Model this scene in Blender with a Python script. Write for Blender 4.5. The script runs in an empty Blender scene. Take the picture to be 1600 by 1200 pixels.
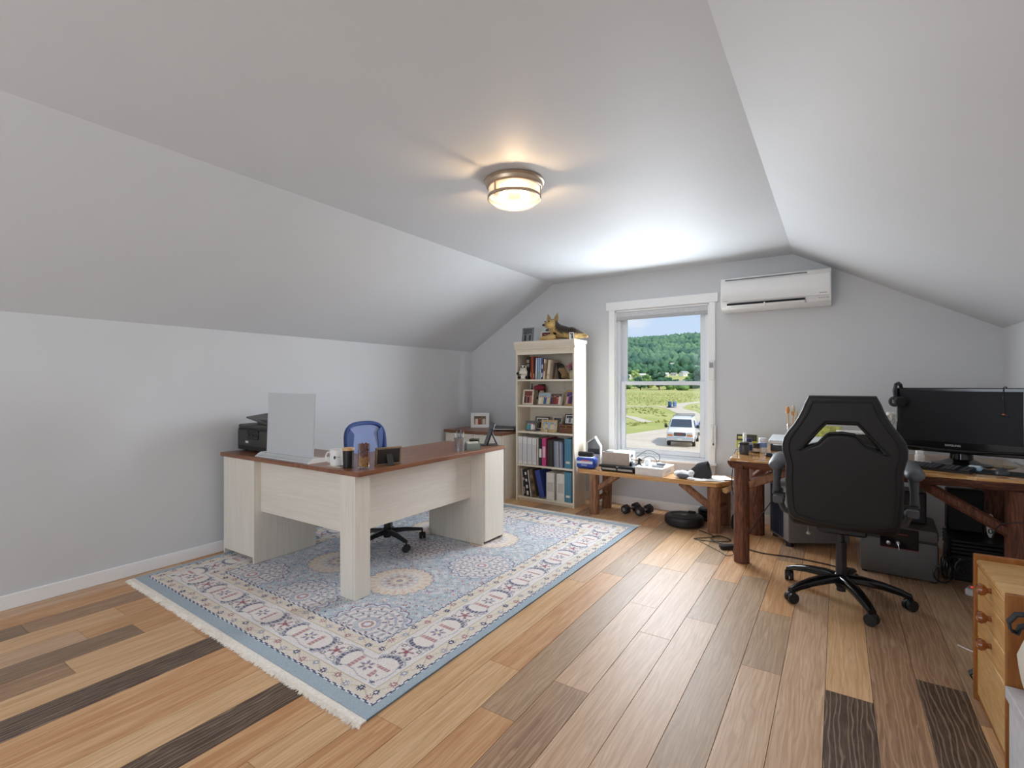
import bpy, bmesh, math, random
import numpy as np
from mathutils import Vector, Matrix, Euler, noise as mnoise
R = math.radians
sc = bpy.context.scene
COL = sc.collection

# ------------------------------------------------------------------ camera, sky, sun, area lights, exposure
cam_d = bpy.data.cameras.new('camera'); cam = bpy.data.objects.new('camera', cam_d); COL.objects.link(cam)
cam.location = (0, 0, 1.275); cam.rotation_euler = (R(90), 0, R(33.38))
cam_d.sensor_width = 36; cam_d.lens = 771 / 1600 * 36; cam_d.clip_start = .02; cam_d.clip_end = 6000
sc.camera = cam
sc.view_settings.view_transform = 'Standard'; sc.view_settings.look = 'None'
sc.view_settings.exposure = 0.0; sc.view_settings.gamma = 1.0; sc.view_settings.use_curve_mapping = False
sc.cycles.use_denoising = True
sc.cycles.max_bounces = 10; sc.cycles.diffuse_bounces = 7; sc.cycles.glossy_bounces = 3
sc.cycles.transmission_bounces = 6; sc.cycles.transparent_max_bounces = 12
sc.cycles.sample_clamp_indirect = 6.0

SKY = 1.0; SUN = 3.1; FRONT = 56; REAR = 50; LAMP = 9.5
world = bpy.data.worlds.new('sky'); sc.world = world; world.use_nodes = True
nt = world.node_tree; nt.nodes.clear()
def _n(t, typ, **kw):
    n = t.nodes.new(typ)
    for k, v in kw.items(): setattr(n, k, v)
    return n
wo = _n(nt, 'ShaderNodeOutputWorld'); bg = _n(nt, 'ShaderNodeBackground'); tc = _n(nt, 'ShaderNodeTexCoord')
sp = _n(nt, 'ShaderNodeSeparateXYZ'); ramp = _n(nt, 'ShaderNodeValToRGB')
nt.links.new(tc.outputs['Generated'], sp.inputs[0]); nt.links.new(sp.outputs['Z'], ramp.inputs[0])
ramp.color_ramp.elements[0].position = 0.0; ramp.color_ramp.elements[0].color = (.66, .80, 1.0, 1)
ramp.color_ramp.elements[1].position = .8; ramp.color_ramp.elements[1].color = (.36, .56, .95, 1)
mp = _n(nt, 'ShaderNodeMapping'); mp.inputs['Scale'].default_value = (3.2, 3.2, 9.0); mp.inputs['Location'].default_value = (1.3, .4, .17)
nz = _n(nt, 'ShaderNodeTexNoise'); nz.inputs['Scale'].default_value = 1.6; nz.inputs['Detail'].default_value = 6
cr = _n(nt, 'ShaderNodeValToRGB'); cr.color_ramp.elements[0].position = .46; cr.color_ramp.elements[1].position = .68
cr.color_ramp.elements[0].color = (0, 0, 0, 1); cr.color_ramp.elements[1].color = (1, 1, 1, 1)
mx = _n(nt, 'ShaderNodeMix', data_type='RGBA')
nt.links.new(tc.outputs['Generated'], mp.inputs[0]); nt.links.new(mp.outputs[0], nz.inputs['Vector']); nt.links.new(nz.outputs[0], cr.inputs[0])
nt.links.new(cr.outputs[0], mx.inputs[0]); nt.links.new(ramp.outputs[0], mx.inputs[6]); mx.inputs[7].default_value = (.95, .95, .97, 1)
nt.links.new(mx.outputs[2], bg.inputs[0]); bg.inputs[1].default_value = SKY; nt.links.new(bg.outputs[0], wo.inputs[0])

def lamp(name, kind, loc, energy, color=(1, 1, 1), rot=(0, 0, 0), **kw):
    d = bpy.data.lights.new(name, kind); d.energy = energy; d.color = color
    for k, v in kw.items(): setattr(d, k, v)
    o = bpy.data.objects.new(name, d); o.location = loc; o.rotation_euler = rot; COL.objects.link(o); return o
# sun stands over the right-hand side of the house, slightly on the camera's side of the gable: it never enters the window
lamp('sun', 'SUN', (0, 0, 20), SUN, (1, .96, .88), (R(42), 0, R(74)), angle=R(.6))
# gable window's daylight, then an added fill lamp behind the camera
lamp('window_daylight', 'AREA', (-1.51, 4.93, 1.37), FRONT, (.86, .935, 1), (R(-85), 0, 0), shape='RECTANGLE', size=.92, size_y=1.25)
lamp('rear_fill', 'AREA', (-1.8, -2.14, 1.35), REAR, (.82, .905, 1), (R(90), 0, 0), shape='RECTANGLE', size=2.2, size_y=1.5)

# ------------------------------------------------------------------ helpers
def lin(c):
    if isinstance(c, str):
        c = c.lstrip('#'); c = [int(c[i:i+2], 16) / 255 for i in (0, 2, 4)]
    return tuple(x / 12.92 if x <= .04045 else ((x + .055) / 1.055) ** 2.4 for x in c)
MATS = {}
def mat(col, rough=.5, metal=0.0, var=.06, scale=30, bump=0.0, name=None, spec=.5, coat=0.0, alpha=None, emit=None, trans=0.0, sheen=0):
    """plain procedural material: a colour with a fine noise variation and optional bump"""
    key = (col, rough, metal, var, scale, bump, spec, coat, alpha, emit, trans, sheen)
    if key in MATS: return MATS[key]
    m = bpy.data.materials.new(name or 'mat_' + str(col).strip('#')); m.use_nodes = True
    t = m.node_tree; b = t.nodes['Principled BSDF']; L = t.links
    c = lin(col)
    tx = _n(t, 'ShaderNodeTexCoord'); no = _n(t, 'ShaderNodeTexNoise'); no.inputs['Scale'].default_value = scale; no.inputs['Detail'].default_value = 3
    L.new(tx.outputs['Object'], no.inputs['Vector'])
    r = _n(t, 'ShaderNodeValToRGB')
    r.color_ramp.elements[0].position = .3; r.color_ramp.elements[1].position = .7
    r.color_ramp.elements[0].color = (*[x * (1 - var) for x in c], 1); r.color_ramp.elements[1].color = (*[min(1, x * (1 + var)) for x in c], 1)
    L.new(no.outputs[0], r.inputs[0]); L.new(r.outputs[0], b.inputs['Base Color'])
    b.inputs['Roughness'].default_value = rough; b.inputs['Metallic'].default_value = metal
    b.inputs['Specular IOR Level'].default_value = spec; b.inputs['Coat Weight'].default_value = coat
    b.inputs['Transmission Weight'].default_value = trans; b.inputs['Sheen Weight'].default_value = sheen
    if alpha is not None: b.inputs['Alpha'].default_value = alpha
    if emit: b.inputs['Emission Color'].default_value = (*lin(emit[0]), 1); b.inputs['Emission Strength'].default_value = emit[1]
    if bump:
        bp = _n(t, 'ShaderNodeBump'); bp.inputs['Strength'].default_value = bump; bp.inputs['Distance'].default_value = .004
        L.new(no.outputs[0], bp.inputs['Height']); L.new(bp.outputs[0], b.inputs['Normal'])
    MATS[key] = m; return m

def wood(name, c1, c2, axis='y', scale=1.0, rough=.4, c3=None, stretch=14, coat=0.0, bump=.1, rings=1.0, spec=.5, cath=0.0, streak=.55):
    if name in MATS: return MATS[name]
    m = bpy.data.materials.new(name); m.use_nodes = True; t = m.node_tree; b = t.nodes['Principled BSDF']; L = t.links
    tx = _n(t, 'ShaderNodeTexCoord'); oi = _n(t, 'ShaderNodeObjectInfo')
    sc_ = _n(t, 'ShaderNodeVectorMath', operation='SCALE'); sc_.inputs['Scale'].default_value = 3.7
    ad = _n(t, 'ShaderNodeVectorMath', operation='ADD')
    L.new(oi.outputs['Location'], sc_.inputs[0]); L.new(sc_.outputs[0], ad.inputs[0]); L.new(tx.outputs['Object'], ad.inputs[1])
    mp = _n(t, 'ShaderNodeMapping'); s = [stretch * scale] * 3; s['xyz'.index(axis)] = scale
    mp.inputs['Scale'].default_value = s; L.new(ad.outputs[0], mp.inputs[0])
    n1 = _n(t, 'ShaderNodeTexNoise'); n1.inputs['Scale'].default_value = 1.6; n1.inputs['Detail'].default_value = 4; n1.inputs['Distortion'].default_value = rings
    n2 = _n(t, 'ShaderNodeTexNoise'); n2.inputs['Scale'].default_value = 9; n2.inputs['Detail'].default_value = 6; n2.inputs['Roughness'].default_value = .7
    L.new(mp.outputs[0], n1.inputs['Vector']); L.new(mp.outputs[0], n2.inputs['Vector'])
    r = _n(t, 'ShaderNodeValToRGB'); e = r.color_ramp.elements
    e[0].position = .35; e[1].position = .66; e[0].color = (*lin(c1), 1); e[1].color = (*lin(c2), 1)
    L.new(n1.outputs[0], r.inputs[0])
    r2 = _n(t, 'ShaderNodeValToRGB'); r2.color_ramp.elements[0].position = .45; r2.color_ramp.elements[1].position = .72
    r2.color_ramp.elements[0].color = (0, 0, 0, 1); r2.color_ramp.elements[1].color = (1, 1, 1, 1)
    L.new(n2.outputs[0], r2.inputs[0])
    ml = _n(t, 'ShaderNodeMath', operation='MULTIPLY'); ml.inputs[1].default_value = streak; L.new(r2.outputs[0], ml.inputs[0])
    mxn = _n(t, 'ShaderNodeMix', data_type='RGBA'); L.new(ml.outputs[0], mxn.inputs[0]); L.new(r.outputs[0], mxn.inputs[6])
    mxn.inputs[7].default_value = (*lin(c3 or c1), 1)
    out = mxn.outputs[2]
    if cath:                                                # long flame figure of flat-sawn boards
        m2 = _n(t, 'ShaderNodeMapping'); q = [1.0] * 3; q['xyz'.index(axis)] = .13; m2.inputs['Scale'].default_value = q; L.new(ad.outputs[0], m2.inputs[0])
        wv = _n(t, 'ShaderNodeTexWave', wave_type='BANDS', bands_direction='X'); wv.inputs['Scale'].default_value = 17; wv.inputs['Distortion'].default_value = 12; wv.inputs['Detail'].default_value = 2.5; wv.inputs['Detail Scale'].default_value = 1.1
        L.new(m2.outputs[0], wv.inputs['Vector'])
        r3 = _n(t, 'ShaderNodeValToRGB'); r3.color_ramp.elements[0].position = .72; r3.color_ramp.elements[1].position = 1.0
        r3.color_ramp.elements[0].color = (0, 0, 0, 1); r3.color_ramp.elements[1].color = (1, 1, 1, 1); L.new(wv.outputs['Fac'], r3.inputs[0])
        mc = _n(t, 'ShaderNodeMath', operation='MULTIPLY'); mc.inputs[1].default_value = cath; L.new(r3.outputs[0], mc.inputs[0])
        mq = _n(t, 'ShaderNodeMix', data_type='RGBA'); L.new(mc.outputs[0], mq.inputs[0]); L.new(out, mq.inputs[6]); mq.inputs[7].default_value = (*lin(c3 or c1), 1); out = mq.outputs[2]
    L.new(out, b.inputs['Base Color'])
    b.inputs['Roughness'].default_value = rough; b.inputs['Coat Weight'].default_value = coat; b.inputs['Specular IOR Level'].default_value = spec
    if bump:
        bp = _n(t, 'ShaderNodeBump'); bp.inputs['Strength'].default_value = bump; bp.inputs['Distance'].default_value = .003
        L.new(n2.outputs[0], bp.inputs['Height']); L.new(bp.outputs[0], b.inputs['Normal'])
    MATS[name] = m; return m

def vmat(name, rough=.6, spec=.4, fine=0, sheen=0):
    """colour comes from the mesh's own print (attribute 'Col')"""
    if name in MATS: return MATS[name]
    m = bpy.data.materials.new(name); m.use_nodes = True; t = m.node_tree; b = t.nodes['Principled BSDF']; L = t.links
    at = _n(t, 'ShaderNodeAttribute', attribute_name='Col')
    L.new(at.outputs['Color'], b.inputs['Base Color'])
    b.inputs['Roughness'].default_value = rough; b.inputs['Specular IOR Level'].default_value = spec; b.inputs['Sheen Weight'].default_value = sheen
    if fine:
        tx = _n(t, 'ShaderNodeTexCoord'); no = _n(t, 'ShaderNodeTexNoise'); no.inputs['Scale'].default_value = fine; no.inputs['Detail'].default_value = 4
        L.new(tx.outputs['Object'], no.inputs['Vector'])
        r = _n(t, 'ShaderNodeValToRGB'); r.color_ramp.elements[0].position = .3; r.color_ramp.elements[1].position = .7
        r.color_ramp.elements[0].color = (.86, .86, .86, 1); r.color_ramp.elements[1].color = (1.1, 1.1, 1.1, 1); L.new(no.outputs[0], r.inputs[0])
        mu = _n(t, 'ShaderNodeMix', data_type='RGBA', blend_type='MULTIPLY'); mu.inputs[0].default_value = 1
        L.new(at.outputs['Color'], mu.inputs[6]); L.new(r.outputs[0], mu.inputs[7]); L.new(mu.outputs[2], b.inputs['Base Color'])
        bp = _n(t, 'ShaderNodeBump'); bp.inputs['Strength'].default_value = .3; bp.inputs['Distance'].default_value = .004
        L.new(no.outputs[0], bp.inputs['Height']); L.new(bp.outputs[0], b.inputs['Normal'])
    MATS[name] = m; return m

def glass(name, tint=(1, 1, 1), gloss=.08, rough=.02):
    if name in MATS: return MATS[name]
    m = bpy.data.materials.new(name); m.use_nodes = True; t = m.node_tree; t.nodes.clear(); L = t.links
    o = _n(t, 'ShaderNodeOutputMaterial'); tr = _n(t, 'ShaderNodeBsdfTransparent'); gl = _n(t, 'ShaderNodeBsdfGlossy'); mi = _n(t, 'ShaderNodeMixShader')
    lw = _n(t, 'ShaderNodeLayerWeight'); lw.inputs[0].default_value = .35
    ma = _n(t, 'ShaderNodeMath', operation='MULTIPLY_ADD'); ma.inputs[1].default_value = .5; ma.inputs[2].default_value = gloss * .4
    L.new(lw.outputs['Fresnel'], ma.inputs[0]); ma.inputs[1].default_value = gloss * 3
    tr.inputs[0].default_value = (*tint, 1); gl.inputs['Roughness'].default_value = rough
    L.new(ma.outputs[0], mi.inputs[0]); L.new(tr.outputs[0], mi.inputs[1]); L.new(gl.outputs[0], mi.inputs[2]); L.new(mi.outputs[0], o.inputs[0])
    MATS[name] = m; return m

I4 = Matrix.Identity(4)
def rotm(x=0, y=0, z=0): return Euler((R(x), R(y), R(z))).to_matrix().to_4x4()
class B:
    """collects shapes in one bmesh; off = the root's location, so shapes may be given in room coordinates"""
    def __init__(s, off=(0, 0, 0)): s.bm = bmesh.new(); s.o = Vector(off)
    def box(s, c, size, b=0, rot=None, seg=1):
        M = Matrix.Translation(Vector(c) - s.o) @ (rot or I4) @ Matrix.Diagonal((*size, 1))
        r = bmesh.ops.create_cube(s.bm, size=1, matrix=M)
        if b: bmesh.ops.bevel(s.bm, geom=list({e for v in r['verts'] for e in v.link_edges}), offset=b, segments=seg, profile=.5, affect='EDGES', clamp_overlap=True)
        return s
    def bb(s, x0, x1, y0, y1, z0, z1, b=0, seg=1):
        return s.box(((x0+x1)/2, (y0+y1)/2, (z0+z1)/2), (x1-x0, y1-y0, z1-z0), b, None, seg)
    def rings(s, rr, cap=True, close=False):
        vs = [[s.bm.verts.new(Vector(p) - s.o) for p in ring] for ring in rr]; n = len(vs[0])
        for a, c in zip(vs, vs[1:] + ([vs[0]] if close else [])):
            for i in range(n): s.bm.faces.new((a[i], a[(i+1) % n], c[(i+1) % n], c[i]))
        if cap and not close: s.bm.faces.new(vs[0][::-1]); s.bm.faces.new(vs[-1])
        return s
    def tube(s, pts, r, n=8, cap=True, close=False):
        P = [Vector(p) for p in pts]; m = len(P); rs = r if isinstance(r, (list, tuple)) else [r] * m
        out = []; u = None
        for i in range(m):
            a = P[i-1] if (i or close) else P[0]; c = P[(i+1) % m] if (i < m-1 or close) else P[-1]
            t = (c - a).normalized()
            if u is None: u = t.orthogonal().normalized()
            else: u = (u - t * u.dot(t)); u = u.normalized() if u.length > 1e-6 else t.orthogonal().normalized()
            w = t.cross(u)
            out.append([P[i] + (u * math.cos(2*math.pi*k/n) + w * math.sin(2*math.pi*k/n)) * rs[i] for k in range(n)])
        return s.rings(out, cap, close)
    def cyl(s, p0, p1, r0, r1=None, n=16): return s.tube([p0, p1], [r0, r0 if r1 is None else r1], n)
    def lathe(s, prof, c=(0, 0, 0), n=24, rot=None, cap=True):
        M = Matrix.Translation(Vector(c)) @ (rot or I4)
        return s.rings([[M @ Vector((r * math.cos(2*math.pi*k/n), r * math.sin(2*math.pi*k/n), z)) for k in range(n)] for r, z in prof], cap)
    def prism(s, poly, h, M=None, b=0):
        """polygon in local XY pushed h along local Z, then moved by M"""
        M = M or I4; n0 = len(s.bm.verts)
        s.rings([[M @ Vector((x, y, 0)) for x, y in poly], [M @ Vector((x, y, h)) for x, y in poly]])
        if b:
            s.bm.verts.ensure_lookup_table()
            bmesh.ops.bevel(s.bm, geom=list({e for v in s.bm.verts[n0:] for e in v.link_edges}), offset=b, segments=2, profile=.5, affect='EDGES', clamp_overlap=True)
        return s
    def ball(s, c, r, u=12, v=8, rot=None):
        r = r if isinstance(r, (tuple, list)) else (r, r, r)
        bmesh.ops.create_uvsphere(s.bm, u_segments=u, v_segments=v, radius=1, matrix=Matrix.Translation(Vector(c) - s.o) @ (rot or I4) @ Matrix.Diagonal((*r, 1))); return s
    def quad(s, *p):
        s.bm.faces.new([s.bm.verts.new(Vector(q) - s.o) for q in p]); return s
    def jitter(s, amt, freq, seed=0):
        for v in s.bm.verts:
            q = v.co * freq + Vector((seed, seed * 1.7, 0)); v.co += mnoise.noise_vector(q) * amt
        return s
    def done(s, name, m, parent=None, ang=38, loc=None, rz=None):
        bmesh.ops.recalc_face_normals(s.bm, faces=s.bm.faces)
        me = bpy.data.meshes.new(name); s.bm.to_mesh(me); s.bm.free()
        if m: me.materials.append(m)
        if ang and len(me.polygons):
            me.polygons.foreach_set('use_smooth', [True] * len(me.polygons)); me.set_sharp_from_angle(angle=R(ang))
        return link(name, me, parent, loc, rz)
def link(name, me, parent=None, loc=None, rz=None):
    o = bpy.data.objects.new(name, me); COL.objects.link(o)
    if parent: o.parent = parent
    if loc: o.location = loc
    if rz is not None: o.rotation_euler = (0, 0, R(rz))
    return o
def tag(o, label, cat, group=None, kind=None):
    o['label'] = label; o['category'] = cat
    if group: o['group'] = group
    if kind: o['kind'] = kind
    return o
def T(name, label, cat, loc=(0, 0, 0), rz=0, group=None):
    o = bpy.data.objects.new(name, None); COL.objects.link(o); o.empty_display_size = .05
    o.location = loc; o.rotation_euler = (0, 0, R(rz)); return tag(o, label, cat, group)
def S(o): o['kind'] = 'structure'; return o
def text(s, size, m, parent, loc, rot, name='lettering', ext=.0006, align='CENTER'):
    c = bpy.data.curves.new(name, 'FONT'); c.body = s; c.size = size; c.extrude = ext; c.align_x = align; c.align_y = 'CENTER'
    t = bpy.data.objects.new('tmp', c); COL.objects.link(t); me = bpy.data.meshes.new_from_object(t.evaluated_get(bpy.context.evaluated_depsgraph_get()))
    bpy.data.objects.remove(t); me.name = name; me.materials.clear(); me.materials.append(m)
    o = bpy.data.objects.new(name, me); COL.objects.link(o); o.parent = parent; o.location = loc
    o.rotation_euler = [R(a) for a in rot]; return o
def print_mesh(name, verts, faces, cols, m, parent=None, ang=None):
    me = bpy.data.meshes.new(name); me.from_pydata([tuple(v) for v in verts], [], faces); me.materials.append(m)
    a = me.color_attributes.new('Col', 'FLOAT_COLOR', 'CORNER')
    arr = np.concatenate([np.tile(np.array([*c, 1.0]), (len(f), 1)) for f, c in zip(faces, cols)]).astype(np.float32)
    a.data.foreach_set('color', arr.ravel())
    if ang: me.polygons.foreach_set('use_smooth', [True] * len(me.polygons)); me.set_sharp_from_angle(angle=R(ang))
    return link(name, me, parent)
def skin(name, verts, edges, radii, m, parent, colfn=None, levels=1):
    """one continuous figure grown from a skeleton"""
    me = bpy.data.meshes.new(name); me.from_pydata(verts, edges, [])
    o = bpy.data.objects.new(name + '_skeleton', me); COL.objects.link(o)
    md = o.modifiers.new('s', 'SKIN'); o.modifiers.new('u', 'SUBSURF').levels = levels
    for i, r in enumerate(radii): me.skin_vertices[0].data[i].radius = (r, r) if not isinstance(r, tuple) else r
    me.skin_vertices[0].data[0].use_root = True
    dg = bpy.context.evaluated_depsgraph_get(); ev = o.evaluated_get(dg); out = bpy.data.meshes.new_from_object(ev)
    bpy.data.objects.remove(o); out.name = name; out.materials.clear(); out.materials.append(m)
    out.polygons.foreach_set('use_smooth', [True] * len(out.polygons))
    if colfn:
        a = out.color_attributes.new('Col', 'FLOAT_COLOR', 'POINT')
        for i, v in enumerate(out.vertices): a.data[i].color = (*colfn(v.co), 1)
    return link(name, out, parent)

# shared materials
WALL = mat('#D4D6D9', .5, var=.012, scale=4, bump=.0, name='wall_paint', spec=.35)
CEIL = mat('#D4D7DB', .6, var=.012, scale=3, name='ceiling_paint', spec=.25)
TRIM = mat('#F4F5F6', .4, var=.01, name='white_trim')
VINYL = mat('#E4E8EE', .3, var=.01, name='white_vinyl')
BLACK = mat('#1B1B1D', .45, var=.05, name='black_plastic')
GLOSSB = mat('#101012', .12, var=.02, name='gloss_black')
DARK = mat('#2C2C2E', .5, var=.05, name='charcoal_plastic')
WHITE = mat('#ECECEA', .4, var=.01, name='white_plastic')
PAPER = mat('#EFEEEA', .8, var=.01, name='paper')
STEEL = mat('#B8B8BA', .3, 1, var=.03, name='steel')
CREAM = wood('cream_laminate', '#E2DACC', '#EAE4DA', 'z', 1.2, .45, '#DBD1C0', 26, bump=.02)
CREAMX = wood('cream_laminate_x', '#E2DACC', '#EAE4DA', 'x', 1.2, .45, '#DBD1C0', 26, bump=.02)
CREAMY = wood('cream_laminate_y', '#E2DACC', '#EAE4DA', 'y', 1.2, .45, '#DBD1C0', 26, bump=.02)
SHELF = mat('#E6DCC9', .5, var=.03, scale=6, name='shelf_cream')
WALNUT = wood('walnut_top', '#7C5039', '#966549', 'y', 1.3, .3, '#6A4230', 16, bump=.02)
WALNUTX = wood('walnut_top_x', '#7C5039', '#966549', 'x', 1.3, .3, '#6A4230', 16, bump=.02)
BARK = wood('bark', '#55301F', '#88543C', 'z', 3.0, .7, '#2E1810', 9, bump=1.0, rings=2)
BARKX = wood('bark_x', '#4A2A1E', '#7C4A35', 'x', 3.0, .7, '#2E1810', 9, bump=1.0, rings=2)
PINE = wood('honey_pine', '#C08A4E', '#DCAE72', 'x', 1.4, .18, '#A8723A', 10, coat=.4, bump=.02)
VC = vmat('photo_print', .3)
VCM = vmat('printed_surface', .6)

# ------------------------------------------------------------------ the room
xL, xR, yB, yF, zk, zc, xa, xb = -3.92, 1.02, 5.02, -2.2, 1.685, 2.425, -2.735, -.325
WT = .16
WX0, WX1, WZ0, WZ1 = -1.985, -1.033, .515, 2.05
def gable(y0, y1, ox0, ox1, oz0, oz1):
    b = B(); M = Matrix.Translation((0, y1, 0)) @ rotm(90)
    b.prism([(xL-WT, -.2), (ox0, -.2), (ox0, zc+.1), (xa, zc+.1), (xL-WT, zk+.02)], y1-y0, M)
    b.prism([(ox1, -.2), (xR+WT, -.2), (xR+WT, zk+.02), (xb, zc+.1), (ox1, zc+.1)], y1-y0, M)
    b.bb(ox0, ox1, y0, y1, -.2, oz0); b.bb(ox0, ox1, y0, y1, oz1, zc+.1); return b
S(gable(yB, yB+WT, WX0, WX1, WZ0, WZ1).done('wall_back', WALL, ang=0))
S(gable(yF-WT, yF, -2.9, -.7, .6, 2.1).done('wall_front', WALL, ang=0))
S(B().bb(xL-WT, xL, yF, yB, -.2, zk).done('wall_left', WALL, ang=0))
S(B().bb(xR, xR+WT, yF, yB, -.2, zk).done('wall_right', WALL, ang=0))
def slope(p0, p1):
    M = Matrix.Translation((0, yB, 0)) @ rotm(90); d = Vector((p1[0]-p0[0], p1[1]-p0[1])); nrm = Vector((-d.y, d.x)).normalized() * .15
    if nrm.y < 0: nrm = -nrm
    return B().prism([p0, p1, (p1[0]+nrm.x, p1[1]+nrm.y), (p0[0]+nrm.x, p0[1]+nrm.y)], yB-yF, M)
S(B().bb(xa, xb, yF, yB, zc, zc+.15).done('ceiling', CEIL, ang=0))
S(slope((xL, zk), (xa, zc)).done('ceiling', CEIL, ang=0))
S(slope((xb, zc), (xR, zk)).done('ceiling', CEIL, ang=0))
S(B().bb(xL, xL+.014, yF, yB-.014, 0, .085, .004).done('baseboard_left', TRIM))
S(B().bb(xL+.014, xR-.014, yB-.014, yB, 0, .085, .004).done('baseboard_back', TRIM))
S(B().bb(xR-.014, xR, yF, yB-.014, 0, .085, .004).done('baseboard_right', TRIM))

# floor: sub-floor with one object per plank
floor = S(B().bb(xL, xR, yF, yB, -.15, -.012).done('floor', mat('#3A2C20', .8), ang=0))
def lighter(c, k):
    q = [min(.9, x*k) for x in lin(c)]; return '#' + ''.join('%02X' % round(255*(12.92*x if x <= .0031308 else 1.055*x**(1/2.4)-.055)) for x in q)
def plank_mat(n, a, b, c, st=16, rg=1.2):
    if n != 'dark': a, b, c = lighter(a, 1.3), lighter(b, 1.3), lighter(c, 1.3)
    return wood('oak_' + n, a, b, 'y', 1.25, .44, c, st, bump=.12, rings=rg, spec=.4, cath={'dark': .6, 'brown': .6, 'slate': .5, 'tan': .45, 'grey': .5}.get(n, .4), streak=.3)
PM = {'honey': plank_mat('honey', '#AE8056', '#C69E76', '#9C7048'), 'gold': plank_mat('gold', '#B99268', '#CCAA84', '#A4805A'),
      'tan': plank_mat('tan', '#B08E70', '#C4A68A', '#9C7C60', 16, 2), 'brown': plank_mat('brown', '#80604A', '#9A7A5E', '#B09276', 14, 2.4),
      'grey': plank_mat('grey', '#987C60', '#AC9074', '#846A50', 16, 2), 'slate': plank_mat('slate', '#6E5844', '#836C56', '#98826C', 14, 2.4),
      'dark': plank_mat('dark', '#483529', '#5A4434', '#A2907C', 12, 2.6)}
# joints (y) and tones, nearest board first, for the columns seen clearly
COLS = {2: ([2.74], 'dark brown'), 1: ([.4, 3.9], 'honey brown tan'), 0: ([2.44, 4.3], 'dark gold honey'), -1: ([.9, 3.5], 'tan tan honey'), -2: ([2.45, 3.09], 'tan grey honey'),
        -3: ([1.1, 3.6], 'tan grey honey'), -4: ([2.78, 3.424], 'tan grey honey'), -5: ([2.485, 3.69], 'tan tan grey'), -6: ([1.87, 2.79, 3.43], 'brown tan tan gold'),
        -7: ([1.562, 3.435, 4.4], 'honey grey gold brown'), -8: ([1.85, 3.127], 'gold honey grey'), -9: ([1.3, 2.9], 'honey gold tan'), -10: ([.9], 'honey gold'), -11: ([.3], 'tan honey'),
        -12: ([.2, 1.9], 'tan dark honey'), -13: ([.1], 'honey gold'), -14: ([-.3], 'tan honey'), -15: ([.05], 'tan honey'), -16: ([-.4, 1.6], 'gold dark honey'), -17: ([1.225], 'gold honey'),
        -18: ([.76], 'brown gold'), -19: ([1.078], 'slate honey'), -20: ([-.2], 'honey tan'), -21: ([.35, 1.104], 'honey gold honey'), -22: ([.75], 'slate brown'), -23: ([.2], 'tan honey'), -24: ([.5], 'honey tan')}
rng = random.Random(4); PMESH = {}
PW = .1625
for k in range(-24, 7):
    x0 = max(xL, -.041 + PW * k); x1 = min(xR, -.041 + PW * (k + 1))
    js, tones = COLS.get(k, ([], '')); tones = tones.split(); js = list(js)
    segs = []
    ys = list(js) if js else [rng.uniform(0, 1.2)]
    while ys[-1] < yB - 1.7: ys.append(ys[-1] + rng.uniform(.9, 1.9))
    while ys[0] > yF + 1.6: ys.insert(0, ys[0] - rng.uniform(1.0, 1.9)); tones and tones.insert(0, rng.choice(['honey', 'tan', 'gold']))
    ys = [yF] + ys + [yB]
    for i in range(len(ys) - 1):
        tn = tones[i] if i < len(tones) else rng.choice(['honey', 'honey', 'gold', 'tan', 'brown', 'grey'])
        w = x1 - x0 - .0016; l = ys[i+1] - ys[i] - .0016
        o = B().box((0, 0, -.006), (w, l, .012), .0007).done('plank', PM[tn], floor, ang=0)
        o.location = ((x0 + x1) / 2, (ys[i] + ys[i+1]) / 2, rng.uniform(-.0004, 0))

# gable window
WIN = T('window_1', 'white double-hung window in the gable wall, looking out over a field', 'window', (WX0, yB, WZ0)); WIN['kind'] = 'structure'; wl = WIN.location
f = B(wl); f.bb(-2.05, -1.985, yB-.018, yB, .515, 2.06, .002); f.bb(-1.033, -.972, yB-.018, yB, .515, 2.06, .002); f.done('casing', TRIM, WIN)
B(wl).bb(-2.082, -.948, yB-.024, yB, 2.06, 2.148, .002).done('header', TRIM, WIN)
f = B(wl).bb(-2.078, -.956, yB-.05, yB+.02, .492, .515, .004); f.done('stool', TRIM, WIN)
B(wl).bb(-2.05, -.972, yB-.016, yB, .405, .492, .002).done('apron', TRIM, WIN)
f = B(wl); f.bb(WX0, WX0+.012, yB, yB+WT, WZ0, WZ1); f.bb(WX1-.012, WX1, yB, yB+WT, WZ0, WZ1); f.bb(WX0, WX1, yB, yB+WT, WZ1-.012, WZ1); f.bb(WX0, WX1, yB, yB+WT, WZ0, WZ0+.012); f.done('jamb', TRIM, WIN, ang=0)
def sash(name, y, x0, x1, z0, z1, st, rt, rb):
    s = B(wl); s.bb(x0, x0+st, y-.016, y+.016, z0, z1, .003); s.bb(x1-st, x1, y-.016, y+.016, z0, z1, .003)
    s.bb(x0+st, x1-st, y-.016, y+.016, z1-rt, z1, .003); s.bb(x0+st, x1-st, y-.016, y+.016, z0, z0+rb, .003); o = s.done(name, VINYL, WIN)
    B(wl).bb(x0+st, x1-st, y-.002, y+.002, z0+rt, z1-rt).done('pane', glass('window_glass', (.97, .98, .98), .02), o, ang=0)
f = B(wl)
for xx in ((WX0+.012, WX0+.044), (WX1-.044, WX1-.012)):
    f.bb(*xx, yB+.035, yB+.15, WZ0+.012, WZ1-.012, .002); f.bb(xx[0] if xx[0] < -1.5 else xx[0]-.008, xx[1]+.008 if xx[0] < -1.5 else xx[1], yB+.082, yB+.088, WZ0+.012, WZ1-.012)
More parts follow.
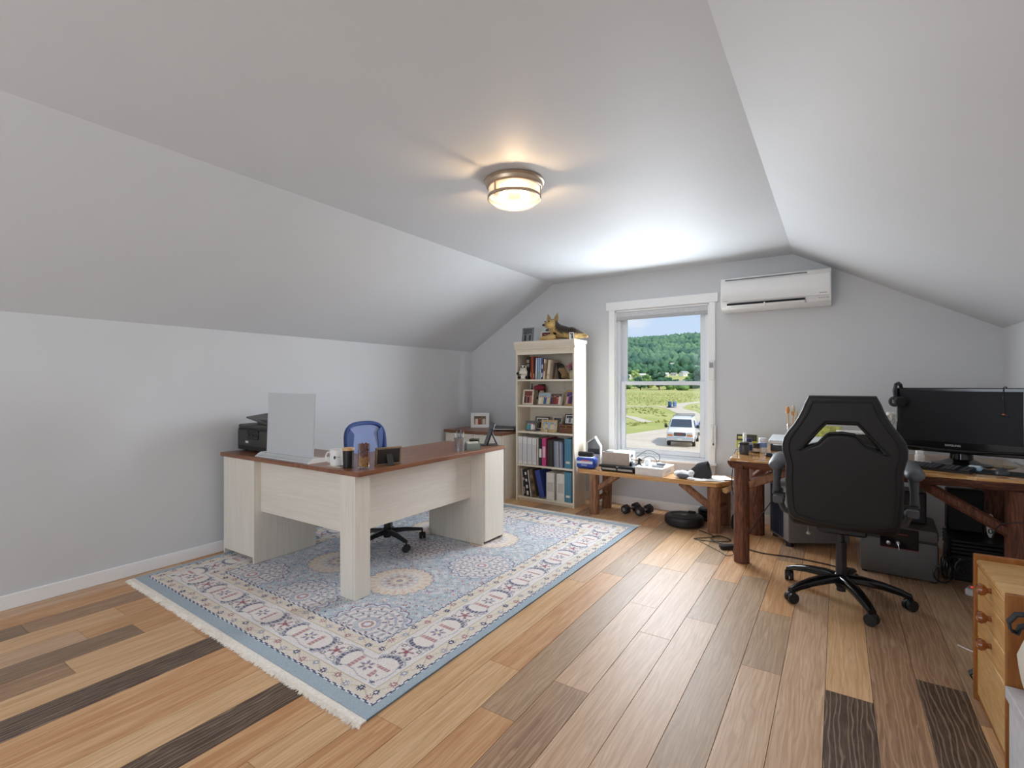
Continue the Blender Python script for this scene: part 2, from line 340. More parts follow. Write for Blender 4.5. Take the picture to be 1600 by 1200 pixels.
f.bb(WX0+.044, WX1-.044, yB+.035, yB+.15, WZ0+.012, WZ0+.034, .002); f.bb(WX0+.044, WX1-.044, yB+.035, yB+.15, WZ1-.03, WZ1-.012, .002); f.done('vinyl_frame', VINYL, WIN)
sash('lower_sash', yB+.066, WX0+.046, WX1-.046, WZ0+.035, 1.303, .048, .036, .045)
sash('upper_sash', yB+.106, WX0+.046, WX1-.046, 1.262, WZ1-.031, .052, .05, .04)
B(wl).box((-1.3, yB+.046, 1.306), (.06, .025, .012), .003).done('sash_lock', VINYL, WIN)
sh = T('roller_shade', 'rolled-up pale grey roller shade at the head of the window', 'shade', (-1.51, yB+.03, 1.96)); o_ = sh.location
B(o_).bb(WX0+.013, WX1-.013, yB+.004, yB+.032, 1.985, 2.037, .004).done('cassette', mat('#C9CBCE', .5, name='shade_cassette'), sh)
B(o_).bb(WX0+.016, WX1-.016, yB+.008, yB+.014, 1.962, 1.99).cyl((WX0+.016, yB+.011, 1.96), (WX1-.016, yB+.011, 1.96), .008).done('fabric', mat('#B4B6B9', .7, name='shade_fabric'), sh)
# wall control and cord holder on the casing
o = T('remote_control', 'small white remote with a grey display in a holder on the window casing', 'remote', (-1.004, yB-.018, 1.312)); o_ = o.location
B(o_).bb(-1.03, -.975, yB-.040, yB-.018, 1.312, 1.50, .004).done('body', WHITE, o)
B(o_).bb(-1.021, -.984, yB-.0415, yB-.0395, 1.43, 1.48).done('display', mat('#8B8F92', .3), o)
o = T('shade_cord_holder', 'slim white cord holder with looped cord low on the window casing', 'cord holder', (-.99, yB-.018, .66)); o_ = o.location
B(o_).bb(-1.012, -.962, yB-.034, yB-.018, .66, .885, .005).done('body', WHITE, o)
B(o_).bb(-.994, -.980, yB-.036, yB-.033, .69, .87, .003).done('slot', mat('#B9BABC', .5), o)
B(o_).tube([(-.990, yB-.022, 1.31), (-.992, yB-.022, 1.1), (-.99, yB-.036, .88), (-.986, yB-.038, .71)], .0022, 6).done('cord', WHITE, o)
B(o_).tube([(-.978, yB-.022, 1.31), (-.979, yB-.022, 1.1), (-.984, yB-.036, .88), (-.986, yB-.038, .72)], .0022, 6).done('cord', WHITE, o)
B(o_).ball((-.986, yB-.038, .70), (.006, .006, .012)).done('cord_weight', DARK, o)
# unseen window added behind the camera to go with the fill lamp
W2 = T('fill_window', 'unseen wide white window added in the gable wall behind the camera for fill light', 'window', (-2.9, yF, .6)); W2['kind'] = 'structure'; w2 = W2.location
f = B(w2)
for x in (-2.9, -1.82, -.74): f.bb(x, x+.04, yF-.12, yF-.06, .6, 2.1)
f.bb(-2.9, -.7, yF-.12, yF-.06, .6, .65); f.bb(-2.9, -.7, yF-.12, yF-.06, 2.05, 2.1); f.done('frame', VINYL, W2)
B(w2).bb(-2.9, -.7, yF-.092, yF-.088, .6, 2.1).done('pane', glass('window_glass'), W2, ang=0)

# ------------------------------------------------------------------ rug
def make_rug():
    root = T('area_rug', 'blue and ivory floral patterned area rug with cream fringe under the desk', 'rug', (-2.66, 2.78, 0))
    NL, NR, FR, FL = [Vector(p) for p in ((-3.835, 1.335), (-1.482, 1.252), (-1.48, 4.28), (-3.835, 4.29))]
    W, Lh = 2.354, 3.06; st = .0062; nx, ny = int(W/st), int(Lh/st)
    u = (np.arange(nx) + .5) / nx * W; v = (np.arange(ny) + .5) / ny * Lh
    U, V = np.meshgrid(u, v); rs = np.random.RandomState(3)
    C = {k: np.array(lin(c)) for k, c in dict(blue='#A8B8C4', field='#C2CCD4', field2='#AEBFCC', navy='#4E5470', ivory='#EEE6E2', beige='#E8DED2', tan='#D2C4AC', red='#A4626C', pink='#DCBEB6',
         lav='#BDB6C2', grey='#A4A8B4', sand='#EBDFCE', purple='#75668A', pale='#E6E7EC').items()}
    img = np.empty((ny, nx, 3)); img[:] = C['field']
    def put(mask, c, a=1.0): img[mask] = img[mask] * (1 - a) + C[c] * a
    nzv = rs.rand(ny, nx)
    ex = np.minimum(U, W-U); ey = np.minimum(V, Lh-V)
    ey_ = ey - .018                                         # the blue band is a little wider at the ends
    side = ex < ey_; e = np.where(side, ex, ey_); t = np.where(side, V, U); half = np.where(side, Lh/2, W/2); tc_ = t - half
    b = e - .043
    # field: tonal blotches, vines, little flowers
    vine = np.sin(U*38 + 2.2*np.sin(V*21)) * np.sin(V*41 + 2.1*np.sin(U*23))
    put((vine > .55), 'pale', .55); put((vine < -.6), 'field2', .8); put((np.abs(vine) < .05), 'grey', .55)
    def flowers(step, area, rmin, rmax, pal, prob=.9):
        for gy in np.arange(step/2, Lh, step):
            for gx in np.arange(step/2, W, step):
                if rs.rand() > prob: continue
                cx, cy = gx + rs.uniform(-.3, .3)*step, gy + rs.uniform(-.3, .3)*step
                i0, i1, j0, j1 = int((cx-rmax)/st)-1, int((cx+rmax)/st)+2, int((cy-rmax)/st)-1, int((cy+rmax)/st)+2
                i0, j0 = max(i0, 0), max(j0, 0); sl = (slice(j0, j1), slice(i0, i1))
                if not area[min(int(cy/st), ny-1), min(int(cx/st), nx-1)]: continue
                dx, dy = U[sl]-cx, V[sl]-cy; r = np.hypot(dx, dy); th = np.arctan2(dy, dx); rad = rs.uniform(rmin, rmax)
                ph = rs.uniform(0, 6); m = r < rad*(.72 + .28*np.cos(5*th+ph)); k = pal[rs.randint(len(pal))]
                img[sl][m] = C[k]; img[sl][r < rad*.33] = C['ivory' if k in ('red', 'navy', 'purple') else 'red']
    inner = b > .35
    flowers(.046, inner, .010, .018, ['ivory', 'ivory', 'ivory', 'pink', 'red', 'lav', 'sand', 'purple', 'grey'])
    flowers(.035, inner, .006, .010, ['ivory', 'pale', 'lav', 'purple', 'grey'], .7)
    # rosettes
    def rosette(cx, cy, rad, kind):
        cx, cy = cx + 3.835, cy - 1.27
        dx, dy = U-cx, V-cy; r = np.hypot(dx, dy)/rad; th = np.arctan2(dy, dx); ok = inner
        if kind == 'lacy':
            edge = .88 + .12*np.abs(np.cos(8*th)); put(ok & (r < edge), 'lav', .45)
            put(ok & (r < edge) & (r > edge-.08), 'pale', .9); put(ok & (np.abs(r-edge) < .025), 'purple', .8)
            for r0, n in ((.74, 16), (.55, 12), (.38, 8)):
                pet = (np.abs(r-r0) < .075*(.4+.6*np.abs(np.cos(n*th/2)))); put(ok & pet, 'ivory', .85)
                dot = (np.abs(r-r0) < .05) & (np.cos(n*th) > .8); put(ok & dot, 'purple', .9)
                put(ok & (np.abs(r-r0-.09) < .02) & (np.cos(n*th*2) > -.2), 'grey', .8)
            put(ok & (r < .2), 'ivory'); put(ok & (r < .15), 'red', .7); put(ok & (r < .08), 'pale')
        else:
            edge = .9 + .1*np.abs(np.cos(10*th)); put(ok & (r < edge), 'sand', .95)
            put(ok & (r < edge) & (np.cos(20*th) > .55) & (r > .62), 'pink', .6); put(ok & (np.abs(r-edge) < .022), 'purple', .55)
            put(ok & (np.abs(r-.66) < .035) & (np.cos(24*th) > -.3), 'ivory'); put(ok & (r < .55), 'lav', .5)
            put(ok & (np.abs(r-.48) < .05) & (np.cos(14*th) > 0), 'pale'); put(ok & (np.abs(r-.32) < .05) & (np.cos(10*th) > .2), 'red', .6)
            put(ok & (r < .2), 'sand'); put(ok & (r < .1), 'purple', .6)
    for x in (-2.07, -2.665, -3.25):
        for y in (1.76, 2.78, 3.80): rosette(x, y, .235, 'lacy')
    for x in (-2.35, -2.97):
        for y in (2.26, 3.30): rosette(x, y, .225, 'cream')
    # border bands
    bord = b < .35
    put(bord, 'ivory'); put(b < 0, 'blue'); put((b < 0) & (nzv > .6), 'field2', .5)
    def line(b0, b1, c): put((b >= b0) & (b < b1), c)
    line(.014, .078, 'beige'); line(.274, .335, 'beige'); line(.078, .083, 'tan'); line(.09, .093, 'pale'); line(.268, .274, 'tan'); line(.258, .261, 'pale')
    for b0 in (0, .334):
        line(b0, b0+.016, 'navy'); put((b >= b0+.003) & (b < b0+.013) & (np.sin(tc_*2*np.pi/.05 + np.sign(b-b0-.008)*1.2) > .25), 'pale')
    # guards: sprigs
    for bc in (.046, .305):
        w = np.sin(tc_*2*np.pi/.16) * .016; put((np.abs(b-bc-w) < .004), 'tan', .9)
        ph = (tc_ / .08) % 1 - .5; dx, dy = ph*.08, b-bc-np.sign(np.sin(np.floor(tc_/.08)*np.pi+.5))*.01
        r = np.hypot(dx, dy); th = np.arctan2(dy, dx); par = (np.floor(tc_/.08).astype(int) % 3); m = (r < .021*(.55+.45*np.cos(4*th)**2)) & (np.abs(b-bc) < .03)
        put(m & (par == 0), 'navy'); put(m & (par == 1), 'red', .8); put(m & (par == 2), 'grey'); put(r < .006, 'ivory')
    # main stripe: cartouches with crescents, red leaf strips, a palmette; flowers between
    per = .445; ph = ((tc_ / per + .5) % 1 - .5) * per; q = b - .175; ms = (b > .094) & (b < .257)
    rr = np.hypot(ph/1.35, q)
    for s_ in (-1, 1):
        cx = s_*.118; d1 = np.hypot((ph-cx)/.9, q/1.25); d2 = np.hypot((ph-cx+s_*.016)/.9, q/1.25)
        cres = (d1 < .058) & (d2 > .05) & (s_*(ph-cx) > -.02); put(ms & cres, 'navy', .95)
        put(ms & cres & (np.sin(q*300) > .1), 'lav', .7); put(ms & (np.abs(d1-.066) < .004) & (s_*(ph-cx) > -.01), 'grey', .8)
        strip = (np.abs(ph - s_*.068) < .011) & (np.abs(q) < .052); put(ms & strip, 'red', .75); put(ms & strip & (np.sin(q*330) > .3), 'pink')
    th = np.arctan2(q, ph); r = np.hypot(ph, q); put(ms & (r < .042*(.7+.3*np.cos(6*th))), 'lav'); put(ms & (r < .032) & (np.cos(6*th) > .3), 'purple', .8); put(ms & (r < .012), 'sand')
    p2 = ((tc_ / per) % 1 - .5) * per; r = np.hypot(p2, q); th = np.arctan2(q, p2)
    put(ms & (r < .048*(.65+.35*np.cos(5*th))), 'pink', .8); put(ms & (r < .04) & (np.cos(5*th) > .55), 'purple', .8); put(ms & (r < .014), 'red')
    put(ms & (np.abs(np.abs(q) - .062 - .012*np.sin(tc_*2*np.pi/per*2)) < .003), 'grey', .7)
    for s_ in (-1, 1):
        dx, dy = np.abs(p2)-.036, q - s_*.05; r = np.hypot(dx, dy); put(ms & (r < .014), 'navy', .8); put(ms & (r < .006), 'sand')
    img *= (.94 + .12*rs.rand(ny, nx, 1))
    # mesh: vertices on a slightly uneven grid, one print colour per cell
    gx, gy = np.meshgrid(np.linspace(0, 1, nx+1), np.linspace(0, 1, ny+1))
    P = [(np.array(NL)[k]*(1-gx)*(1-gy) + np.array(NR)[k]*gx*(1-gy) + np.array(FR)[k]*gx*gy + np.array(FL)[k]*(1-gx)*gy) for k in (0, 1)]
    Zt = .0085 + .0012*np.sin(gx*40+gy*31)*np.sin(gy*53)
    verts = np.stack([P[0].ravel() + 2.66, P[1].ravel() - 2.78, Zt.ravel()], 1)
    idx = np.arange((nx+1)*(ny+1)).reshape(ny+1, nx+1)
    F = np.stack([idx[:-1, :-1], idx[:-1, 1:], idx[1:, 1:], idx[1:, :-1]], -1).reshape(-1, 4)
    me = bpy.data.meshes.new('pile'); me.vertices.add(len(verts)); me.vertices.foreach_set('co', verts.ravel())
    me.loops.add(F.size); me.loops.foreach_set('vertex_index', F.ravel()); me.polygons.add(len(F))
    me.polygons.foreach_set('loop_start', np.arange(0, F.size, 4)); me.polygons.foreach_set('loop_total', np.full(len(F), 4)); me.update(calc_edges=True)
    a = me.color_attributes.new('Col', 'FLOAT_COLOR', 'CORNER'); cc = np.ones((len(F), 4, 4), np.float32); cc[..., :3] = np.clip(img.reshape(-1, 1, 3), 0, 1)
    a.data.foreach_set('color', cc.ravel()); me.materials.append(vmat('rug_pile', .9, .1, fine=220, sheen=.15))
    link('pile', me, root)
    p = B(root.location)
    c4 = [(v.x, v.y) for v in (NL, NR, FR, FL)]; p.rings([[(x, y, .001) for x, y in c4], [(x, y, .0072) for x, y in c4]])
    p.done('backing', mat('#7D90A2', .9, name='rug_backing'), root, ang=0)
    # fringe: a woven end strip and loose tassels at both short ends
    for (a0, a1, sg) in ((NL, NR, -1), (FL, FR, 1)):
        f = B(root.location); rg = random.Random(5 + sg)
        M = 14
        for i in range(M):
            pa, pb = a0.lerp(a1, i/M), a0.lerp(a1, (i+1)/M)
            f.rings([[(pa.x, pa.y, .001), (pb.x, pb.y, .001), (pb.x, pb.y+sg*.03, .001), (pa.x, pa.y+sg*.03, .001)], [(pa.x, pa.y, .0075), (pb.x, pb.y, .0075), (pb.x, pb.y+sg*.03, .006), (pa.x, pa.y+sg*.03, .006)]])
        n = 760
        for i in range(n):
            pa = a0.lerp(a1, (i + rg.random())/n); L_ = rg.uniform(.016, .032) if sg < 0 else rg.uniform(.035, .06); dx = rg.uniform(-.008, .008) + .006*math.sin(i*.11); y0 = pa.y + sg*.027; w = .0028
            f.rings([[(pa.x-w, y0, .003), (pa.x+w, y0, .003), (pa.x, y0, .0075)], [(pa.x-w+dx*.5, y0+sg*L_*.6, .001), (pa.x+w+dx*.5, y0+sg*L_*.6, .001), (pa.x+dx*.5, y0+sg*L_*.6, .0065)],
                     [(pa.x-.0008+dx, y0+sg*L_, .001), (pa.x+.0008+dx, y0+sg*L_, .001), (pa.x+dx, y0+sg*L_, .0025)]])
        o = f.done('fringe', mat('#F8F0E6', .95, var=.10, scale=90, name='cream_fringe'), root, ang=0); o['kind'] = 'stuff'
make_rug()

# ------------------------------------------------------------------ L-shaped desk
DT = .764
D = T('corner_desk', 'L-shaped cream desk with a brown wood-grain top standing on the rug', 'desk', (-3.1, 2.6, .011)); d_ = Vector((-3.1, 2.6, .011))
B(d_).bb(-3.862, -2.936, 1.885, 2.40, DT-.028, DT, .003).done('desktop', WALNUTX, D)
B(d_).bb(-2.934, -2.300, 1.885, 3.395, DT-.028, DT, .003).done('desktop', WALNUT, D)
z1 = DT-.0285
f = B(d_); f.bb(-3.850, -3.832, 1.905, 2.385, .011, z1); f.bb(-3.430, -3.412, 1.893, 2.385, .011, z1, .001); f.bb(-3.832, -3.430, 1.898, 1.914, .05, z1, .001); f.bb(-3.832, -3.43, 1.93, 2.37, .05, .066); f.done('side_pedestal', CREAM, D)
f = B(d_); f.bb(-2.883, -2.318, 3.100, 3.116, .011, z1, .001); f.bb(-2.883, -2.318, 3.372, 3.388, .011, z1, .001); f.bb(-2.321, -2.305, 3.1165, 3.3715, .035, z1, .001); f.bb(-2.883, -2.867, 3.116, 3.372, .05, z1); f.done('end_pedestal', CREAM, D)
f = B(d_); f.bb(-2.475, -2.359, 1.893, 1.911, .011, z1, .001); f.bb(-2.358, -2.34, 1.893, 2.005, .011, z1, .001); f.done('corner_leg', CREAM, D)
for z in (.20, .44, .70): B(d_).cyl((-2.3405, 1.925, z), (-2.3375, 1.925, z), .006, n=10).done('screw_cap', mat('#E5DFD2', .4), D)
B(d_).bb(-3.4115, -2.4755, 1.943, 1.959, .372, z1, .001).done('front_panel', CREAMX, D)
B(d_).bb(-2.45, -2.434, 1.9595, 3.0995, .372, z1, .001).done('long_panel', CREAMY, D)
# printer
PR = T('printer', 'dark grey multifunction printer with its lid tray raised, on the desk end by the wall', 'printer', (-3.62, 2.17, DT)); o_ = PR.location
f = B(o_); f.bb(-3.85, -3.45, 2.005, 2.36, DT+.012, DT+.165, .012, 2); f.bb(-3.845, -3.455, 2.01, 2.355, DT+.172, DT+.205, .01, 2); f.done('body', mat('#3B3937', .5, name='printer_grey'), PR)
B(o_).bb(-3.84, -3.43, 2.008, 2.35, DT+.163, DT+.174).done('scanner_gap', BLACK, PR)
B(o_).bb(-3.70, -3.55, 1.998, 2.006, DT+.10, DT+.165, .002).done('control_panel', GLOSSB, PR)
for i in range(3): B(o_).bb(-3.69+i*.045, -3.665+i*.045, 1.994, 1.999, DT+.12, DT+.134, .001).done('button', DARK, PR)
B(o_).bb(-3.82, -3.45, 2.0, 2.008, DT+.02, DT+.045, .002).done('paper_slot', BLACK, PR)
B(o_).bb(-3.725, -3.690, 2.0005, 2.0055, DT+.068, DT+.084).done('label_sticker', mat('#D8D8D6', .4), PR)
B(o_).bb(-3.685, -3.635, 2.0005, 2.0055, DT+.030, DT+.037).done('name_mark', mat('#C9C9C9', .4), PR)
M = Matrix.Translation((-3.83, 2.03, DT+.206)) @ rotm(0, -7, 0)
f = B(o_).box((-3.62, 2.18, DT+.245), (.34, .28, .012), .003, rotm(7, 9, 0)); f.box((-3.58, 2.19, DT+.222), (.20, .25, .05), .004); f.done('document_tray', mat('#4A4846', .45), PR)
for x in (-3.80, -3.46):
    for y in (2.04, 2.32): B(o_).cyl((x, y, DT), (x, y, DT+.013), .015, n=10).done('foot', BLACK, PR)
# glass dry-erase board
BD = T('desktop_whiteboard', 'white glass dry-erase board standing upright in a grey tray base', 'whiteboard', (-3.12, 1.985, DT)); o_ = BD.location
f = B(o_); M = Matrix.Translation((-3.42, 0, 0)) @ rotm(90, 0, 90)
f.prism([(1.915, DT), (2.10, DT), (2.05, DT+.02), (2.012, DT+.026), (1.955, DT+.026), (1.937, DT+.010), (1.922, DT+.008)], .60, Matrix.Translation((-3.42, 0, 0)) @ rotm(90, 0, 90))
f.done('tray_base', mat('#C7C9CA', .35, name='tray_grey'), BD)
f = B(o_).prism([(1.908, DT+.0), (2.105, DT), (2.062, DT+.028), (1.945, DT+.028)], .012, Matrix.Translation((-2.82, 0, 0)) @ rotm(90, 0, 90)); f.done('end_plate', WHITE, BD)
f = B(o_).prism([(1.908, DT+.0), (2.105, DT), (2.062, DT+.028), (1.945, DT+.028)], .012, Matrix.Translation((-3.432, 0, 0)) @ rotm(90, 0, 90)); f.done('end_plate', WHITE, BD)
B(o_).box((-3.125, 1.985, DT+.234), (.535, .012, .425), .002, rotm(-2)).done('glass_panel', mat('#C6CACC', .12, var=.01, name='board_glass', coat=.5), BD)
B(o_).bb(-2.885, -2.862, 1.974, 1.978, DT+.045, DT+.05).done('name_mark', DARK, BD)
# mug
MG = T('coffee_mug', 'white mug with a small dark emblem and caption', 'mug', (-2.622, 1.985, DT), 24)
f = B(); f.lathe([(.036, 0), (.043, .004), (.045, .02), (.045, .098), (.0435, .1), (.041, .098), (.040, .01), (.001, .008)], n=28); f.done('body', WHITE, MG)
f = B().tube([(-.044, 0, .082), (-.066, 0, .08), (-.078, 0, .06), (-.074, 0, .035), (-.06, 0, .02), (-.043, 0, .022)], .005, 8); f.done('handle', WHITE, MG)
f = B().ball((.0, -.0452, .055), (.007, .0015, .011), 10, 6); f.done('emblem', mat('#30384A', .5), MG, rz=8)
f = B()
for i, (a0, wd) in enumerate(((18, 5), (25, 7), (34, 6), (43, 9))):
    a = R(a0-90); f.box((.0452*math.cos(a), .0452*math.sin(a), .056+.001*(i % 2)), (.0455*R(wd)*.8, .001, .003), 0, rotm(0, 0, a0))
f.done('caption', mat('#6A6A72', .6), MG)
# coaster under mug
tag(B((-2.60, 1.975, DT)).bb(-2.655, -2.52, 1.925, 1.95, DT, DT+.003, .001).done('paper_slip', mat('#D9CDB8', .7), loc=(-2.60, 1.975, DT)), 'thin pale paper slip lying at the desk edge in front of the mug', 'paper')
TB = T('candle_tumbler', 'matte black tumbler with a pale wooden lid', 'tumbler', (-2.500, 1.972, DT))
B().lathe([(.028, 0), (.031, .003), (.034, .105), (.001, .105)], n=24).done('cup', mat('#171516', .4, name='matte_black'), TB)
B().lathe([(.0355, .105), (.0365, .108), (.0365, .118), (.035, .121), (.001, .122)], n=24).done('lid', mat('#D2AC7C', .5), TB)
JR = T('potpourri_jar', 'clear glass jar filled with brown and golden dried potpourri', 'jar', (-2.385, 1.995, DT))
B().lathe([(.030, 0), (.035, .003), (.0365, .02), (.0365, .15), (.034, .15), (.034, .012), (.001, .01)], n=24).done('glass', glass('clear_glass', (.97, .97, .97), .12), JR)
rg = random.Random(8); f1 = B(); f2 = B()
for i in range(170):
    a, r, z = rg.uniform(0, 6.28), .027*rg.random()**.35, .014+.136*i/170
    g = f1 if z < .075 else f2
    g.ball((r*math.cos(a), r*math.sin(a), z), (rg.uniform(.007, .012), rg.uniform(.005, .009), rg.uniform(.004, .008)), 6, 4, rotm(rg.uniform(0, 90), rg.uniform(0, 90), rg.uniform(0, 180)))
o = f1.done('golden_chips', mat('#C08A3C', .7, var=.4, scale=60), JR); o['kind'] = 'stuff'; o = f2.done('brown_petals', mat('#7A4038', .7, var=.5, scale=60), JR); o['kind'] = 'stuff'

def photo(kind, w, h, seed=0):
    """a flat print: coloured cells with simple figures"""
    rg = np.random.RandomState(seed); nx, ny = 18, 14
    pal = {'family': ('#6A5A48', '#3C3A44', '#C79A80', '#8A3A34', '#D8C8B8'), 'bw': ('#55585A', '#26282A', '#A8AAAA', '#7A7C7E', '#CFCFCF'), 'beach': ('#9AB4C4', '#C8B896', '#D0A084', '#3E6A9A', '#E6E0D4'),
           'red': ('#7A3A34', '#4A2A2A', '#D0A088', '#C86A5A', '#E8D8C8'), 'dog': ('#B8B0A0', '#5A4A3A', '#3A3430', '#7A6A54', '#E0D8C8'), 'pink': ('#4A6A74', '#D87A9A', '#D8A890', '#4AA0A8', '#E8D8D8'),
           'purple': ('#6A5A8A', '#4A3A6A', '#D0A890', '#B84A4A', '#D8D0E0')}[kind]
    pal = [np.array(lin(c)) for c in pal]
    X, Y = np.meshgrid((np.arange(nx)+.5)/nx, (np.arange(ny)+.5)/ny)
    im = np.where((Y > .55)[..., None], pal[0], pal[0]*.8+pal[4]*.2) * (.8 + .4*rg.rand(ny, nx, 1))
    n = rg.randint(2, 5)
    for i in range(n):
        cx = (i+.6+rg.uniform(-.15, .15))/(n+.2); top = rg.uniform(.6, .8); col = pal[[1, 3, 4][rg.randint(3)]]
        im[(np.abs(X-cx) < .13) & (Y < top-.06)] = col*rg.uniform(.7, 1.2)
        im[np.hypot((X-cx)/.07, (Y-top)/.10) < 1] = pal[2]; im[(np.hypot((X-cx)/.08, (Y-top-.07)/.07) < 1)] = pal[1]*.6
    vs, fs, cs = [], [], []
    for j in range(ny):
        for i in range(nx):
            k = len(vs); x0, x1, z0, z1 = (i/nx-.5)*w, ((i+1)/nx-.5)*w, j/ny*h, (j+1)/ny*h
            vs += [(x0, 0, z0), (x1, 0, z0), (x1, 0, z1), (x0, 0, z1)]; fs.append((k, k+1, k+2, k+3)); cs.append(im[j, i])
    return vs, fs, cs
FR_N = [0]
def photo_frame(name, label, loc, rz, w, h, bw, fm, kind, tilt=12, mat_w=0, stand=True, double=False, t=.014, group=None, ornate=0):
    FR_N[0] += 1
    r = T(name, label, 'photo frame', loc, rz, group); M = rotm(-tilt)
    f = B()
    def bar(x0, x1, z0, z1): f.box(M @ Vector(((x0+x1)/2, 0, (z0+z1)/2)), (x1-x0, t, z1-z0), min(.002, bw*.2), M)
    bar(-w/2, w/2, 0, bw); bar(-w/2, w/2, h-bw, h); bar(-w/2, -w/2+bw, bw, h-bw); bar(w/2-bw, w/2, bw, h-bw)
    if double: bar(-bw/2, bw/2, bw, h-bw)
    if ornate:
        for i in range(ornate):
            for (x, z) in ((-w/2+w*(i+.5)/ornate, bw/2), (-w/2+w*(i+.5)/ornate, h-bw/2), (-w/2+bw/2, h*(i+.5)/ornate), (w/2-bw/2, h*(i+.5)/ornate)):
                f.ball(M @ Vector((x, -t/2, z)), (bw*.32, .003, bw*.32), 6, 4)
    f.done('frame', fm, r)
    f = B().box(M @ Vector((0, t*.25, h/2)), (w-bw*.6, t*.3, h-bw*.6), 0, M); f.done('backing', DARK, r, ang=0)
    if mat_w: B().box(M @ Vector((0, -t*.05, h/2)), (w-2*bw, t*.2, h-2*bw), 0, M).done('mount', WHITE, r, ang=0)
    nn = 2 if double else 1
    for i in range(nn):
        pw = ((w - bw*(nn+1))/nn) - 2*mat_w; ph = h - 2*bw - 2*mat_w; px = 0 if nn == 1 else (-1, 1)[i]*(pw+bw)/2
        vs, fs, cs = photo(kind[i] if isinstance(kind, (list, tuple)) else kind, pw, ph, FR_N[0]*3+i)
        vs = [M @ (Vector(v) + Vector((px, -t*.22, bw+mat_w))) for v in vs]; print_mesh('photograph', vs, fs, cs, VC, r)
    if stand:
        b = M @ Vector((0, t/2, h*.62)); f = B(); c = Vector((0, b.y + h*.30, 0)); d = (b - c)
        f.box((b+c)/2 + Vector((0, 0, .002)), (min(.04, w*.3), .004, d.length*.97), 0, Matrix.Rotation(math.atan2(-d.y, d.z), 4, 'X')); f.done('easel_back', DARK, r)
    return r
photo_frame('photo_frame', 'small ornate photo frame seen from behind, its black easel back turned to the room', (-2.375, 2.175, DT), 73+180+0, .175, .115, .012, mat('#8C7A62', .5, var=.3, scale=120, name='ornate_bronze'), 'family', 8, ornate=9)
# far end of the desk
PC_ = T('pencil_cup', 'silver mesh pencil cup full of pens', 'pencil cup', (-2.415, 2.935, DT))
B().lathe([(.036, 0), (.036, .003), (.042, .1), (.043, .102), (.0405, .102), (.034, .006), (.001, .005)], n=22).done('cup', mat('#A9A9A8', .4, .6, var=.3, scale=200, name='mesh_silver'), PC_)
rg = random.Random(3)
PEN = [('white ballpoint pen', '#E6E6E6'), ('wooden pencil', '#C8A060'), ('blue pen', '#4A6A9A'), ('black marker', '#222226'), ('cream capped pen', '#D8CDB8'), ('pale blue marker', '#AEBFD4'), ('grey pen', '#7A7C80')]
for i, (nm, c) in enumerate(PEN):
    a = i*.9; p0 = Vector((.018*math.cos(a), .018*math.sin(a), .008)); p1 = Vector((.034*math.cos(a+.2), .034*math.sin(a+.2), .125 + .012*(i % 4)))
    f = B((0, 0, 0)); f.cyl(p0, p1, .004, n=8); f.cyl(p1, p1 + (p1-p0).normalized()*.014, .0035, .0012, 8)
    o = f.done(nm.split()[-1] if 'ball' not in nm else 'pen', mat(c, .35), None); o.location = PC_.location; tag(o, nm + ' standing in the silver mesh pencil cup', 'pen')
GB = T('card_holder', 'clear glass box holding white cards on the desk edge', 'card holder', (-2.365, 3.03, DT), 60)
f = B(); f.bb(-.055, .055, -.027, -.023, 0, .05); f.bb(-.055, .055, .023, .027, 0, .06); f.bb(-.055, -.051, -.023, .023, 0, .055); f.bb(.051, .055, -.023, .023, 0, .055); f.bb(-.051, .051, -.023, .023, 0, .006)
f.done('glass_box', mat('#CFE0DE', .05, var=.01, name='aqua_glass', trans=.7), GB)
B().bb(-.045, .045, -.015, .015, .007, .062, .001).done('cards', mat('#ECE9E2', .7), GB)
CB = T('brass_trinket_box', 'small dark metal trinket box beside the tablet', 'box', (-2.47, 3.19, DT), 20)
B().bb(-.035, .035, -.028, .028, 0, .05, .004).done('body', mat('#4E4A3E', .4, .5), CB); B().bb(-.037, .037, -.03, .03, .05, .066, .005).done('lid', mat('#5A564A', .4, .5), CB)
TB2 = T('tablet', 'black tablet propped on a grey folding stand at the desk end', 'tablet', (-2.455, 3.325, DT), -42)
M = rotm(-20)
B().box(M @ Vector((0, 0, .10)), (.13, .009, .19), .004, M).done('body', GLOSSB, TB2); B().box(M @ Vector((0, -.005, .10)), (.118, .002, .17), 0, M).done('screen', mat('#33384A', .1, var=.3, scale=9), TB2)
f = B(); f.box((0, .068, .068), (.05, .008, .155), .003, rotm(24)); f.box((0, .03, .004), (.09, .14, .008), .002); f.done('stand', mat('#5C6066', .4, .4), TB2)

